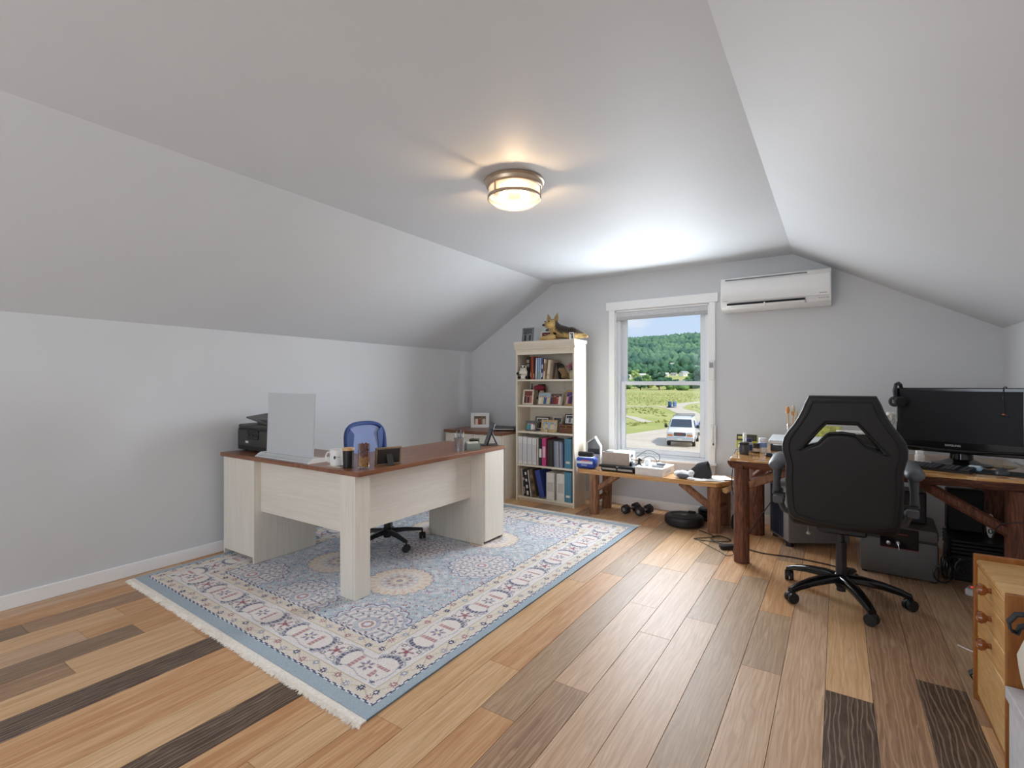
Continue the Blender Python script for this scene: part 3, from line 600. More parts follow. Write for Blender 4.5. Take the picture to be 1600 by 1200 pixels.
# ------------------------------------------------------------------ blue task chair behind the desk
BC = T('task_chair', 'blue mesh-back task chair with black base tucked into the desk corner', 'office chair', (-2.985, 2.728, .011), 0)
BLUE = mat('#35508F', .5, var=.05, name='chair_blue'); MESH = mat('#8597CF', .8, var=.05, scale=300, name='blue_mesh', alpha=.82)
def five_star(parent, R_, m, hub_r, hub_h, leg_pts, leg_r, a0, cast_r, hooded=False):
    f = B().lathe([(hub_r*.8, hub_h-.07), (hub_r, hub_h-.05), (hub_r, hub_h), (hub_r*.7, hub_h+.012)], n=18); f.done('hub', m, parent)
    for i in range(5):
        M = rotm(0, 0, a0+72*i)
        f = B(); prof = []
        for (x, z, w, hh) in leg_pts: prof.append([M @ Vector((x, s*w, z+q)) for s, q in ((-1, -hh), (1, -hh), (1, hh*.35), (.55, hh), (-.55, hh), (-1, hh*.35))])
        f.rings(prof); leg = f.done('leg', m, parent, ang=50)
        c = M @ Vector((R_, 0, 0)); q = rotm(0, 0, a0+72*i + 35 + 47*i)
        f = B()
        for s in (-1, 1):
            cc = Vector(c) + q @ Vector((0, s*.014, cast_r)); f.cyl(cc - q @ Vector((0, .010, 0)), cc + q @ Vector((0, .010, 0)), cast_r, n=18)
        o = f.done('caster', BLACK, leg)
        f = B().cyl(Vector(c)+Vector((0, 0, cast_r)), Vector(c)+Vector((0, 0, leg_pts[-1][1])), .007, n=8); f.box(Vector(c)+Vector((0, 0, cast_r*1.5)), (cast_r*1.5, .022, cast_r*1.1), .006, q); f.done('caster_hood', BLACK, leg)
five_star(BC, .285, BLACK, .034, .12, [(.02, .10, .022, .018), (.15, .095, .018, .014), (.285, .078, .013, .010)], 0, -13, .026)
B().cyl((0, 0, .11), (0, 0, .30), .026, n=16).cyl((0, 0, .30), (0, 0, .42), .015, n=12).done('gas_lift', BLACK, BC)
B().box((0, 0, .425), (.20, .16, .03), .006).done('mechanism', BLACK, BC)
B().box((.01, 0, .475), (.46, .47, .075), .03, None, 3).done('seat', mat('#2C4278', .9, var=.05, scale=200), BC)
def smooth(pts, n=3):
    P = [Vector((*p, 0)) for p in pts]; m = len(P); o = []
    for i in range(m):
        a, b, c, d = P[i-1], P[i], P[(i+1) % m], P[(i+2) % m]
        for k in range(n):
            t = k/n; o.append((.5*((2*b)+(c-a)*t+(2*a-5*b+4*c-d)*t*t+(3*b-a-3*c+d)*t**3)).to_2d()[:])
    return o
out = smooth([(-.18, .58), (-.195, .70), (-.195, .84), (-.165, .905), (-.10, .935), (0, .942), (.10, .935), (.165, .905), (.195, .84), (.195, .70), (.18, .58), (.09, .555), (-.09, .555)])
def backp(y, z, k=0): return (-.245 - .10*(z-.55) + .45*y*y + k, y, z)
f = B(); f.tube([backp(*p) for p in out], .017, 8, close=True); f.done('back_frame', BLUE, BC)
me_v = [backp(y*.98, z) for y, z in out]; f = B(); cpt = [f.bm.verts.new(Vector(backp(0, .74)))]; vv = [f.bm.verts.new(Vector(p)) for p in me_v]
for i in range(len(vv)): f.bm.faces.new((cpt[0], vv[i], vv[(i+1) % len(vv)]))
bmesh.ops.subdivide_edges(f.bm, edges=f.bm.edges[:], cuts=2); f.done('mesh_panel', MESH, BC, ang=60)
for sgn in (-1, 1): B().prism([(sgn*.192, .60), (sgn*.195, .84), (sgn*.16, .905), (sgn*.12, .86), (sgn*.135, .70), (sgn*.12, .58)][::sgn], .008, Matrix.Translation((-.245-.022+.012, 0, 0)) @ Matrix(((0, 0, 1, 0), (1, 0, 0, 0), (0, 1, 0, 0), (0, 0, 0, 1)))).done('side_bolster', BLUE, BC)
B().tube([(-.06, 0, .42), (-.20, 0, .43), (-.265, 0, .50), (-.265, 0, .62)], .018, 8).done('back_bracket', BLACK, BC)

# ------------------------------------------------------------------ low cabinet in the corner
CZ = .742
c_ = Vector((-3.46, 4.7, 0)); CR = T('corner_cabinet', 'cream cabinet with a brown wood-grain top in the far corner', 'cabinet', c_)
B(c_).bb(-3.875, -3.025, 4.415, 4.985, CZ-.028, CZ, .003).done('cabinet_top', WALNUTX, CR)
f = B(c_); f.bb(-3.865, -3.845, 4.44, 4.97, 0, CZ-.0285); f.bb(-3.05, -3.032, 4.432, 4.97, 0, CZ-.0285); f.bb(-3.845, -3.05, 4.955, 4.97, .05, CZ-.0285); f.bb(-3.845, -3.05, 4.46, 4.955, .05, .07); f.bb(-3.845, -3.05, 4.455, 4.47, 0, .05); f.done('carcass', CREAM, CR)
for x0, x1, hx in ((-3.842, -3.452, -3.49), (-3.446, -3.053, -3.41)):
    dr = B(c_).bb(x0, x1, 4.432, 4.45, .055, CZ-.035, .002).done('door', CREAM, CR); B(c_).tube([(hx, 4.431, .48), (hx, 4.412, .49), (hx, 4.412, .57), (hx, 4.431, .58)], .005, 8).done('handle', STEEL, dr)
photo_frame('photo_frame', 'white-framed family photo standing on the corner cabinet', (-3.63, 4.80, CZ), 36, .225, .185, .018, WHITE, 'family', 14, mat_w=.022)
LB = T('ring_binder', 'dark grey ring binder lying flat on the corner cabinet with a laptop-like wedge shape', 'binder', (-3.215, 4.73, CZ), 32)
LB['label'] = 'dark grey ring binder lying flat on the corner cabinet'
M = rotm(0, -5, 0); B().box((0, 0, .012), (.25, .28, .006), .002).box((0, 0, .034), (.25, .28, .006), .002, rotm(0, 3, 0)).box((.118, 0, .024), (.006, .28, .03), .002).done('cover', mat('#4A4A4C', .45), LB)
B().box((-.005, 0, .021), (.22, .26, .010)).done('pages', PAPER, LB)

# ------------------------------------------------------------------ bookcase
bx0, bx1, by0, by1, bh = -2.950, -2.240, 4.555, 4.835, 1.735
BK = T('bookcase', 'tall cream five-shelf bookcase with a moulded cornice between cabinet and window', 'bookcase', (-2.595, 4.695, 0)); b_ = BK.location
for x0, x1 in ((bx0, bx0+.019), (bx1-.019, bx1)): B(b_).bb(x0, x1, by0, by1, 0, 1.70, .001).done('side_panel', SHELF, BK)
B(b_).bb(bx0+.019, bx1-.019, by1-.008, by1-.002, .03, 1.70).done('back_panel', SHELF, BK)
SZ = [1.325, 1.047, .762, .402, .052]
for z in SZ: B(b_).bb(bx0+.0195, bx1-.0195, by0+.004, by1-.009, z-.020, z, .001).done('shelf', SHELF, BK)
B(b_).bb(bx0+.0195, bx1-.0195, by0+.03, by0+.045, 0, .0315).done('toe_board', SHELF, BK)
B(b_).bb(bx0+.0195, bx1-.0195, by0, by0+.018, 1.592, 1.70).done('fascia', SHELF, BK)
f = B(b_)
for i in range(34):
    x = bx0 + .02 + (bx1-bx0-.04)*(i+.5)/34; f.bb(x-.006, x+.006, by0-.006, by0+.0, 1.625, 1.642, .001)
f.done('dentil_strip', SHELF, BK)['kind'] = 'stuff'
f = B(b_); prof = [(0, 1.645), (-.008, 1.65), (-.010, 1.665), (-.016, 1.672), (-.018, 1.69), (-.026, 1.70), (-.028, 1.735), (.3, 1.735), (.3, 1.70), (.0, 1.70)]
f.prism([(by0+y, z) for y, z in prof[:-3] + [(by0*0+.0, 0)]][:7] + [(by1, 1.735), (by1, 1.7005), (by0, 1.7005)], bx1-bx0+.024, Matrix.Translation((bx0-.012, 0, 0)) @ rotm(90, 0, 90)); f.done('cornice', SHELF, BK)
BT = 1.735
SHELVES = SZ; SZ = [z + .0015 for z in SZ]; BT = BT + .0015
def bx(u): return bx0+.0195 + (bx1-bx0-.039)*u          # 0..1 along a shelf
def book(name, label, x, z, th, dp, h, col, lean=0, rough=.5, band=None, group=None, y=None, cat='book', pages=True, spine=None):
    """upright volume, spine to the room; x = centre of its foot"""
    r = T(name, label, cat, (x, (by0+.012 if y is None else y), z + th/2*abs(math.sin(R(lean)))), 0, group); r.rotation_euler = (0, R(lean), 0)
    m = mat(col, rough, var=.08, scale=40); c = .0025
    ox = th/2*0
    f = B(); f.bb(-th/2, -th/2+c, 0, dp, 0, h); f.bb(th/2-c, th/2, 0, dp, 0, h); f.bb(-th/2, th/2, 0, c, 0, h, .0008); f.done('cover', m, r, ang=0)
    if pages: B().bb(-th/2+c, th/2-c, c, dp-.004, .003, h-.003).done('pages', PAPER, r, ang=0)
    if band:
        for (z0, z1, cc) in band: B().bb(-th*.36, th*.36, -.0012, .0004, h*z0, h*z1).done('spine_label', mat(cc, .5), r, ang=0)
    return r
# shelf 1
zx = lambda q: bx((q-182)/676)
s1 = [('charcoal hardback with two pale squares on its spine', 262, 50, .245, '#34302F', 0, [(.55, .68, '#B8A894'), (.74, .88, '#B8A894')]), ('tall grey hardback beside the charcoal one', 313, 38, .25, '#8E8C92', 0, None), ('thin cream paperback between grey and rust books', 337, 10, .22, '#C9B89E', 0, None),
      ('rust brown hardback', 349, 14, .24, '#7A3A2A', 0, [(.1, .3, '#C8A888')]), ('bright orange paperback', 367, 15, .245, '#C8582C', 0, None), ('dark maroon paperback beside the orange one', 386, 18, .235, '#5A2E2C', 0, [(.05, .25, '#B89A80')]),
      ('pale blue paperback nearest the dark maroon book', 414, 24, .228, '#A9B6CE', 2, [(.1, .9, '#C3CCDC')]), ('light blue paperback with a green foot', 443, 27, .23, '#92A6CC', 2, [(.02, .35, '#8A9A6A')]), ('powder blue paperback in the middle of the blue trio', 466, 16, .226, '#B4C0D8', 2, None),
      ('navy and white striped paperback', 485, 19, .222, '#3E4A78', 3, [(.1, .3, '#E0E0E8'), (.5, .7, '#D8D8E4')]), ('cream paperback with brown title', 511, 24, .212, '#DCCDB2', 4, [(.4, .8, '#8A6A4A')]), ('speckled tan paperback', 531, 14, .21, '#B89A78', 4, [(.1, .8, '#8A6048')]),
      ('thick beige hardback leaning at the end of the row', 560, 34, .205, '#DACAB0', 6, [(.2, .25, '#A8926E')])]
for nm, c, w, h, col, ln, bd in s1:
    book('book', nm + ' on the top shelf', zx(c), SZ[0], w*.00093, .17, h, col, ln, band=bd, group='books on the top shelf', y=by0+(.092 if c < 345 else .012))
o = T('booklet', 'black folded booklet slumped against the beige hardback on the top shelf', 'booklet', (zx(612), by0+.05, SZ[0])); 
f = B(); f.prism([(0, 0), (.075, 0), (.045, .165), (.022, .175)], .14, Matrix.Translation((-.02, .16, 0)) @ rotm(90)); f.done('cover', mat('#2E2926', .5), o); B().prism([(.01, .002), (.066, .002), (.042, .15)], .004, Matrix.Translation((-.02, -.001+.02, 0)) @ rotm(90)).done('page_edges', mat('#6A5A4A', .8), o)
def toy_col(*rules):
    def fn(co):
        for test, c in rules:
            if test(co): return lin(c)
        return lin('#888888')
    return fn
PLUSH = vmat('plush', .95, .1, fine=160, sheen=.3)
# panda
pd = T('plush_panda', 'small black and white plush panda sitting on the top shelf edge', 'plush toy', (zx(248), by0+.028, SZ[0]), 20)
V = [(0, .01, .035), (0, .005, .07), (0, -.005, .095), (0, -.02, .125), (-.045, -.02, .075), (-.07, -.045, .055), (.045, -.02, .06), (.068, -.045, .04), (-.035, -.055, .018), (-.04, -.085, .02), (.04, -.05, .018), (.05, -.075, .02), (-.03, -.012, .160), (.03, -.012, .160), (0, -.05, .118)]
Ee = [(0, 1), (1, 2), (2, 3), (1, 4), (4, 5), (1, 6), (6, 7), (0, 8), (8, 9), (0, 10), (10, 11), (3, 12), (3, 13), (3, 14)]
skin('body', V, Ee, [.042, .04, .03, .04, .016, .016, .016, .016, .018, .021, .018, .021, .013, .013, .016], PLUSH, pd,
     toy_col((lambda c: c.z > .150, '#1E1C1C'), (lambda c: abs(c.x) > .044 and c.z < .1, '#1E1C1C'), (lambda c: c.y < -.066 and c.z < .05, '#1E1C1C'), (lambda c: True, '#E4DDD0')), 2)
for s in (-1, 1): B().ball((s*.018, -.055, .134), (.010, .006, .012), 8, 6).done('eye_patch', BLACK, pd)
B().ball((0, -.066, .12), (.006, .004, .005), 8, 6).done('nose', BLACK, pd)
# carved dog figurine, flower vase
fg = T('dog_figurine', 'small brown dog figurine with raised ears near the shelf end on the top shelf', 'figurine', (zx(735), by0+.07, SZ[0]), 20)
V = [(.03, .03, .03), (0, .0, .05), (-.02, -.02, .085), (-.035, -.035, .105), (-.065, -.055, .10), (-.015, -.03, .145), (-.005, -.015, .148), (-.03, -.03, .012), (.05, .04, .012), (-.005, .02, .012), (.075, .05, .02)]
skin('body', V, [(0, 1), (1, 2), (2, 3), (3, 4), (3, 5), (3, 6), (1, 7), (0, 8), (1, 9), (0, 10)], [.034, .034, .026, .026, .012, .006, .006, .014, .016, .014, .007], PLUSH, fg,
     toy_col((lambda c: c.z > .115, '#2A221C'), (lambda c: c.y > .02, '#3A2E24'), (lambda c: True, '#8A7250')), 2)
vs_ = T('flower_vase', 'small vase with pink dried flowers and dark leaves at the end of the top shelf', 'vase', (zx(820), by0+.06, SZ[0]))
B().lathe([(.018, 0), (.026, .02), (.028, .05), (.014, .08), (.018, .092), (.001, .09)], n=16).done('vase', mat('#B5A88A', .4, var=.2, scale=80), vs_)
rg = random.Random(2); f = B(); g = B()
for i in range(20):
    p = (rg.uniform(-.05, .025), rg.uniform(-.03, .03), rg.uniform(.10, .165)); f.ball(p, rg.uniform(.010, .017), 6, 5)
    g.tube([(0, 0, .08), (p[0]*.6, p[1]*.6, .1), (p[0], p[1], p[2])], .0015, 4)
for i in range(4): g.tube([(0, 0, .08), (.012, 0, .13), (.016+.005*i, .0, .19)], [.004, .005, .001], 5)
f.jitter(.006, 60).done('blossoms', mat('#9A6272', .9, var=.3, scale=60), vs_)['kind'] = 'stuff'; g.done('stems', mat('#3E4034', .8), vs_)['kind'] = 'stuff'
# shelf 2
z2 = SZ[1]
photo_frame('photo_frame', 'scalloped cream photo frame on the second shelf next to the red-capped doll', (zx(285), by0+.05, z2), 12, .125, .17, .018, mat('#D8CCB8', .5), 'red', 14, ornate=7)
photo_frame('photo_frame', 'silver double photo frame with two pictures on the second shelf', (zx(562), by0+.045, z2), -4, .31, .14, .012, mat('#B0A89E', .35, .4), ('beach', 'family'), 14, double=True)
photo_frame('photo_frame', 'golden wooden photo frame with a purple picture beside the shelf side on the second shelf', (zx(782), by0+.06, z2), -14, .125, .165, .02, mat('#B09468', .45), 'purple', 14)
dl = T('rag_doll', 'seated dark doll with a red cap behind the frames on the second shelf', 'doll', (zx(395), by0+.185, z2))
V = [(0, 0, .04), (0, 0, .09), (0, -.005, .13), (0, -.008, .165), (-.035, -.01, .09), (-.06, -.03, .06), (.035, -.01, .1), (.065, -.03, .12), (-.025, -.05, .02), (.03, -.05, .02)]
skin('body', V, [(0, 1), (1, 2), (2, 3), (1, 4), (4, 5), (1, 6), (6, 7), (0, 8), (0, 9)], [.032, .034, .026, .034, .013, .012, .013, .012, .016, .016], PLUSH, dl, toy_col((lambda c: c.z > .155, '#8A2438'), (lambda c: c.z > .12 and c.y < -.015, '#C8A890'), (lambda c: c.x > .04, '#B49468'), (lambda c: True, '#2E2430')), 2)
f = B().ball((-.03, -.01, .185), (.075, .045, .03), 14, 8); f.jitter(.01, 25).done('cap', mat('#8C2A40', .8, var=.2), dl)
bt = T('dark_bottle', 'slim dark bottle with silver cap behind the scalloped frame on the second shelf', 'bottle', (zx(262), by0+.18, z2))
B().lathe([(.016, 0), (.018, .005), (.018, .16), (.009, .185), (.009, .2)], n=14).done('bottle', mat('#2C2A2C', .2), bt); B().lathe([(.011, .2), (.011, .23), (.001, .232)], n=12).done('bottle_cap', mat('#55555A', .3, .6), bt)
bk2 = tag(B((zx(345), by0+.2, z2)).bb(zx(300), zx(390), by0+.248, by0+.258, z2, z2+.225, .002).done('dark_plaque', mat('#2A2426', .5), loc=(zx(345), by0+.2, z2)), 'dark plaque standing behind the red-capped doll on the second shelf', 'plaque')
hk = T('hanging_ornament', 'thin golden hoop ornament hanging beneath the top shelf', 'ornament', (zx(757), by0+.012, SZ[0]-.02))
f = B().tube([(0, 0, 0), (0, 0, -.02)], .0012, 5); f.tube([(.014*math.sin(t_*.524), 0, -.052+.032*math.cos(t_*.524)) for t_ in range(12)], .0016, 5, close=True); f.done('hoop', mat('#A08850', .3, .8), hk)
# shelf 3
z3 = SZ[2]; zq = lambda q: bx((q-183)/628)
photo_frame('photo_frame', 'dark framed black-and-white group photo at the back of the third shelf', (zq(388), by0+.15, z3+.0), 8, .165, .155, .013, mat('#3A3634', .4), 'bw', 14, mat_w=.012)
photo_frame('photo_frame', 'grey wooden photo frame with pink and turquoise picture on the third shelf', (zq(315), by0+.05, z3), 10, .125, .112, .015, mat('#6A6058', .6), 'pink', 12)
photo_frame('photo_frame', 'tan carved photo frame with dark blobs on the third shelf', (zq(525), by0+.05, z3), -3, .2, .13, .026, mat('#C8AE80', .6, var=.3, scale=50), 'beach', 10, ornate=5)
photo_frame('photo_frame', 'white patterned photo frame behind the tan carved one on the third shelf', (zq(565), by0+.14, z3), -6, .13, .165, .018, mat('#C4BEB4', .5, var=.5, scale=110), 'bw', 12)
cb = T('wooden_box', 'brown wooden keepsake box at the end of the third shelf', 'box', (zq(728), by0+.08, z3))
B().bb(-.08, .08, -.05, .05, 0, .068, .003).done('body', wood('keepsake', '#5A3422', '#7E4E34', 'x', 2, .4), cb); B().bb(-.082, .082, -.052, .052, .0695, .09, .003).done('lid', wood('keepsake', '#5A3422', '#7E4E34', 'x', 2, .4), cb); B().bb(-.01, .01, -.056, -.052, .05, .08, .001).done('clasp', mat('#A08A50', .3, .8), cb)
photo_frame('photo_frame', 'black-framed cat silhouette picture leaning on the wooden keepsake box', (zq(742), by0+.075, z3+.09), 6, .115, .11, .01, BLACK, 'bw', 18, mat_w=.008)
pt = T('candle_pot', 'small cream pot in front of the tan carved frame on the third shelf', 'pot', (zq(515), by0+.018, z3))
B().lathe([(.010, 0), (.013, .02), (.015, .03), (.013, .032), (.001, .03)], n=14).done('pot', mat('#D8CFB8', .5), pt); B().ball((0, 0, .034), (.012, .012, .01), 8, 6).done('greenery', mat('#8A8A5A', .8), pt)
# shelf 4
z4 = SZ[3]; zr = lambda q: bx((q-183)/635)
for i in range(4):
    book('binder', ['white ring binder nearest the shelf side', 'white ring binder with a dark clip on top', 'white ring binder second from the cream folder', 'white ring binder next to the cream folder'][i] + ', fourth shelf', zr(211+56*i), z4, .0575, .25, .298-.003*i, '#E4E3E2', 0, cat='binder', group='binders on the fourth shelf', band=[(.1, .75, '#D2D2D4')])
for nm, c, w, h, col, bd in (('cream folder', 421, 18, .295, '#D8CBB4', None), ('black ring binder with a white spine label', 452, 38, .29, '#26262A', [(.3, .62, '#E8E8E8')]), ('bright pink ring binder with a pale spine label', 494, 44, .297, '#C8407E', [(.3, .7, '#E6B8CC')]),
                             ('thin maroon folder', 528, 12, .285, '#7A2A3A', None), ('dark grey folder nearest the maroon one', 550, 22, .28, '#3A3836', None), ('charcoal brown folder in the dark group', 574, 22, .278, '#46423E', None), ('black folder beside the silver magazines', 597, 20, .275, '#2C2A2A', None)):
    book('folder' if 'folder' in nm else 'binder', nm + ' on the fourth shelf', zr(c), z4, w*.00108, .24, h, col, 0, band=bd, cat='folder' if 'folder' in nm else 'binder', group='folders and binders on the fourth shelf')
for i in range(6):
    book('magazine', ['silver blue magazine', 'lavender grey magazine', 'pale silver magazine', 'steel grey magazine', 'cool white magazine', 'slate blue magazine'][i] + ' in the row before the teal file on the fourth shelf', zr(619+16.5*i), z4, .0165, .21, .272-.002*i, ['#8E9AB4', '#A8AAB8', '#C2C4CE', '#80849A', '#B8BCC8', '#7A86A4'][i], -1.2, .3, cat='magazine', group='magazines on the fourth shelf')
def teal_file(z, label, h):
    r = T('magazine_file', label, 'magazine file', (zr(766), by0+.006, z)); TEAL = mat('#4E8298', .6, var=.03, name='teal_card')
    f = B(); f.bb(-.04, .04, 0, .004, 0, h); f.bb(-.04, -.036, .004, .25, 0, h*.995); f.bb(.036, .04, .004, .25, 0, h*.995); f.bb(-.036, .036, .004, .25, 0, .004); f.bb(-.036, .036, .246, .25, 0, h); f.bb(-.036, .036, .004, .246, h-.006, h-.002); f.done('case', TEAL, r, ang=0)
    B().bb(-.022, .022, -.0025, -.0002, .05, .072).done('label_holder', mat('#D8D4CA', .5), r); return r
teal_file(z4, 'teal cardboard magazine file on the fourth shelf', .305)
# shelf 5
z5 = SZ[4]
teal_file(z5, 'teal cardboard magazine file on the bottom shelf', .31)
for nm, c, w, h, col, ln, bd in (('white magazine leaning at the shelf side', 246, 12, .29, '#D8D4CE', -4, None), ('charcoal magazine with pale print', 268, 20, .285, '#3A3234', -5, [(.1, .35, '#A89A98'), (.6, .7, '#C8BEBC')]), ('black and white spotted magazine', 305, 30, .29, '#2A262A', -7, [(.05, .2, '#E0DCDA'), (.3, .42, '#E0DCDA'), (.55, .65, '#E0DCDA'), (.8, .9, '#E0DCDA')]), ('white glossy magazine beside the spotted one', 340, 12, .285, '#E2DFDA', -8, None),
                                 ('snakeskin patterned notebook', 385, 44, .30, '#6A553C', -11, [(.1, .2, '#3A3026'), (.28, .4, '#8A7658'), (.48, .6, '#3A3026'), (.68, .8, '#8A7658')])):
    book('notebook' if 'note' in nm else 'magazine', nm + ' on the bottom shelf', zr(c), z5+.002, w*.00105, .21, h, col, ln, band=bd, cat='magazine' if 'mag' in nm else 'notebook', group='leaning volumes on the bottom shelf')
book('binder', 'royal blue ring binder leaning beside the snakeskin notebook', zr(474), z5+.003, .062, .25, .292, '#33468E', -13, cat='binder')
for i in range(2): book('binder', ['thick white ring binder next to the blue leaning one', 'thick white ring binder next to the teal file'][i] + ' on the bottom shelf', zr(566+i*115), z5, .096, .24, .285, '#DDD8D0', 0, cat='binder', group='thick binders on the bottom shelf', band=[(.3, .65, '#C4BEB8')])
# on top of the bookcase
photo_frame('photo_frame', 'pewter photo frame with a black-and-white picture, on top of the bookcase', (bx(.10), by0+.10, BT), 8, .135, .165, .018, mat('#7C8084', .3, .7), 'bw', 10)
photo_frame('photo_frame', 'white photo frame with a red picture, on top of the bookcase behind the plush dog', (bx(.37), by0+.21, BT), 6, .15, .125, .011, WHITE, 'red', 14)
bt_ = photo_frame('photo_frame', 'tiny white photo frame at the end of the bookcase top', (bx(.965), by0+.026, BT), 40, .045, .07, .005, WHITE, 'bw', 6)
pg = T('plush_shepherd', 'life-like plush german shepherd lying on top of the bookcase', 'plush toy', (bx(.66), by0+.13, BT), 0)
V = [(.05, .02, .075), (.15, .04, .085), (.24, .05, .065), (-.02, -.005, .095), (-.045, -.03, .145), (-.05, -.05, .185), (-.066, -.105, .172), (-.080, -.150, .150), (-.05, -.04, .05), (-.10, -.10, .026), (-.165, -.125, .022), (-.01, -.04, .05), (-.03, -.115, .024), (-.08, -.15, .02), (.20, .0, .04), (.18, -.06, .025), (.28, .06, .045), (.32, .03, .03)]
Ee = [(0, 1), (1, 2), (0, 3), (3, 4), (4, 5), (5, 6), (6, 7), (3, 8), (8, 9), (9, 10), (3, 11), (11, 12), (12, 13), (2, 14), (14, 15), (2, 16), (16, 17)]
def dogc(c):
    if c.z > .10 and c.x > .0: return lin('#3A342C')
    if c.x > .02 and c.z > .07: return lin('#4A4236')
    if c.z > .215: return lin('#8A6E40')
    if c.y < -.06 and c.z > .17: return lin('#A88A54')
    return lin('#C0A068')
skin('body', V, Ee, [.068, .072, .055, .066, .062, .078, .050, .034, .032, .026, .024, .032, .026, .024, .032, .024, .022, .012], PLUSH, pg, dogc, 2)
for s, (x, y) in ((-1, (-.097, -.036)), (1, (-.004, -.062))):
    M = Matrix.Translation((x, y, .212)) @ rotm(-4, s*16, -14); f = B()
    f.rings([[M @ Vector((.034*math.cos(a), .014*math.sin(a), 0)) for a in (0, 1.05, 2.09, 3.14, 4.19, 5.24)], [M @ Vector((.031*math.cos(a), .010*math.sin(a), .03)) for a in (0, 1.05, 2.09, 3.14, 4.19, 5.24)], [M @ Vector((.005*math.cos(a), .002*math.sin(a), .082)) for a in (0, 1.05, 2.09, 3.14, 4.19, 5.24)]]); f.done('ear', mat('#9A7E4C', .95, var=.25, scale=90, sheen=.3), pg)
B().ball((-.085, -.176, .157), (.017, .016, .013), 10, 8).done('nose', BLACK, pg)
for p in ((-.099, -.121, .200), (-.046, -.135, .200)): B().ball(p, .008, 8, 6).done('eye', GLOSSB, pg)
B().tube([(-.085+.05*math.cos(t_), -.03+.045*math.sin(t_), .125+.012*math.cos(t_)) for t_ in [k*.524 for k in range(12)]], .006, 6, close=True).done('collar', BLACK, pg)

# ------------------------------------------------------------------ rustic log bench under the window
def log(b, p0, p1, r, seed=0, n=14, rough=.006, taper=1.0, m=9):
    p0, p1 = Vector(p0), Vector(p1); pts, t = [], (p1-p0).normalized(); u = t.orthogonal().normalized(); w = t.cross(u); rr = []
    for i in range(m+1):
        k = i/m; c = p0.lerp(p1, k); ring = []
        for j in range(n):
            a = 2*math.pi*j/n; q = r*(1+(taper-1)*k); d = u*math.cos(a)+w*math.sin(a)
            q += rough*mnoise.noise(Vector((math.cos(a)*2+seed, math.sin(a)*2, c.length*4 + seed)))*1.6; ring.append(c + d*q)
        rr.append(ring)
    return b.rings(rr)
HT = .43
h_ = Vector((-1.45, 4.66, 0)); BE = T('log_bench', 'low rustic bench with honey pine slab and peeled log legs under the window', 'bench', h_)
front = [(-2.19, 4.53)] + [(-2.14 + 1.28*i/12, 4.452 + .008*math.sin(i*1.7)) for i in range(13)] + [(-.83, 4.50), (-.775, 4.62), (-.74, 4.80), (-.74, 4.90), (-2.19, 4.90)]
f = B(h_).prism(front, .036, Matrix.Translation((0, 0, HT-.036)), .004); f.done('slab', PINE, BE)
BARKP = wood('peeled_bark', '#7A4E36', '#A67A58', 'z', 2.5, .55, '#5A3624', 7, bump=.6, rings=1.5)
for nm, p, r in (('front', (-1.995, 4.505), .046), ('back', (-1.99, 4.80), .05), ('front', (-.885, 4.45+.05), .052), ('back', (-.86, 4.80), .055)):
    log(B(h_), (p[0], p[1], 0), (p[0], p[1]+(.02 if nm == 'back' else 0), HT-.037), r, seed=p[0]*7+p[1]).done('leg', BARKP, BE)
log(B(h_), (-1.985, 4.515, .235), (-1.76, 4.53, HT-.037), .030, 3).done('brace', BARKP, BE); log(B(h_), (-.90, 4.52, .20), (-1.17, 4.53, HT-.037), .032, 5).done('brace', BARKP, BE)
log(B(h_), (-2.0, 4.53, .13), (-1.99, 4.79, .14), .024, 8).done('stretcher', BARKP, BE); log(B(h_), (-.885, 4.53, .16), (-.83, 4.84, .19), .030, 9).done('stretcher', BARKP, BE)
log(B(h_), (-.80, 4.52, HT-.062), (-.74, 4.88, HT-.062), .026, 4).done('end_rail', PINE, BE)
# things on the bench
WP = T('wipes_pack', 'blue and white plastic pack of wipes at the bookcase end of the bench', 'wipes pack', (-2.105, 4.57, HT), 6); HTe = HT
f = B(); f.box((0, 0, .055), (.195, .12, .11), .024, None, 3); f.jitter(.004, 20); f.done('pack', mat('#2A4CA8', .3, var=.15, scale=25, name='blue_wrap'), WP)
f = B(); f.box((-.005, -.0575, .062), (.165, .008, .028), .003).box((0, -.0, .108), (.15, .09, .008), .004); f.done('white_band', mat('#DDE2EC', .35), WP)
B().box((.0, -.0625, .082), (.085, .002, .012)).done('red_caption', mat('#C85A6A', .4), WP); B().box((-.01, -.0625, .036), (.06, .002, .014)).done('pale_caption', mat('#8AA0D8', .4), WP)
o = T('grey_speaker', 'black fabric cylinder speaker lying on the wipes pack', 'speaker', (-2.115, 4.58, HT+.113), 8)
B().cyl((-.075, 0, .024), (.065, 0, .024), .024, n=18).done('body', mat('#2B2B2E', .9, var=.2, scale=300), o); B().cyl((.065, 0, .024), (.072, 0, .024), .022, n=18).done('end_cap', BLACK, o); B().cyl((-.082, 0, .024), (-.075, 0, .024), .022, n=18).done('end_cap', BLACK, o)
o = T('white_router', 'flat white box with rounded corners behind the black speaker', 'router', (-1.945, 4.832, HT), 0)
B().box((0, 0, .075), (.14, .11, .15), .012, None, 2).done('body', WHITE, o); B().box((.05, -.061, .05), (.02, .002, .02)).done('port', DARK, o)
o = T('house_ornament', 'white house-shaped desktop holder with dark interior standing behind the wipes', 'ornament', (-2.11, 4.76, HT), 14)
M = Matrix.Translation((0, .04, 0)) @ rotm(90)
def house(w, h, e): return [(-w/2, 0), (w/2, 0), (w/2, e), (w*.08, h), (-w/2, e+.04)]
B().prism(house(.145, .30, .20), .012, Matrix.Translation((0, .05, 0)) @ rotm(90)).done('back_panel', mat('#B9BABC', .4), o)
f = B(); pts = house(.145, .30, .20); t_ = .010
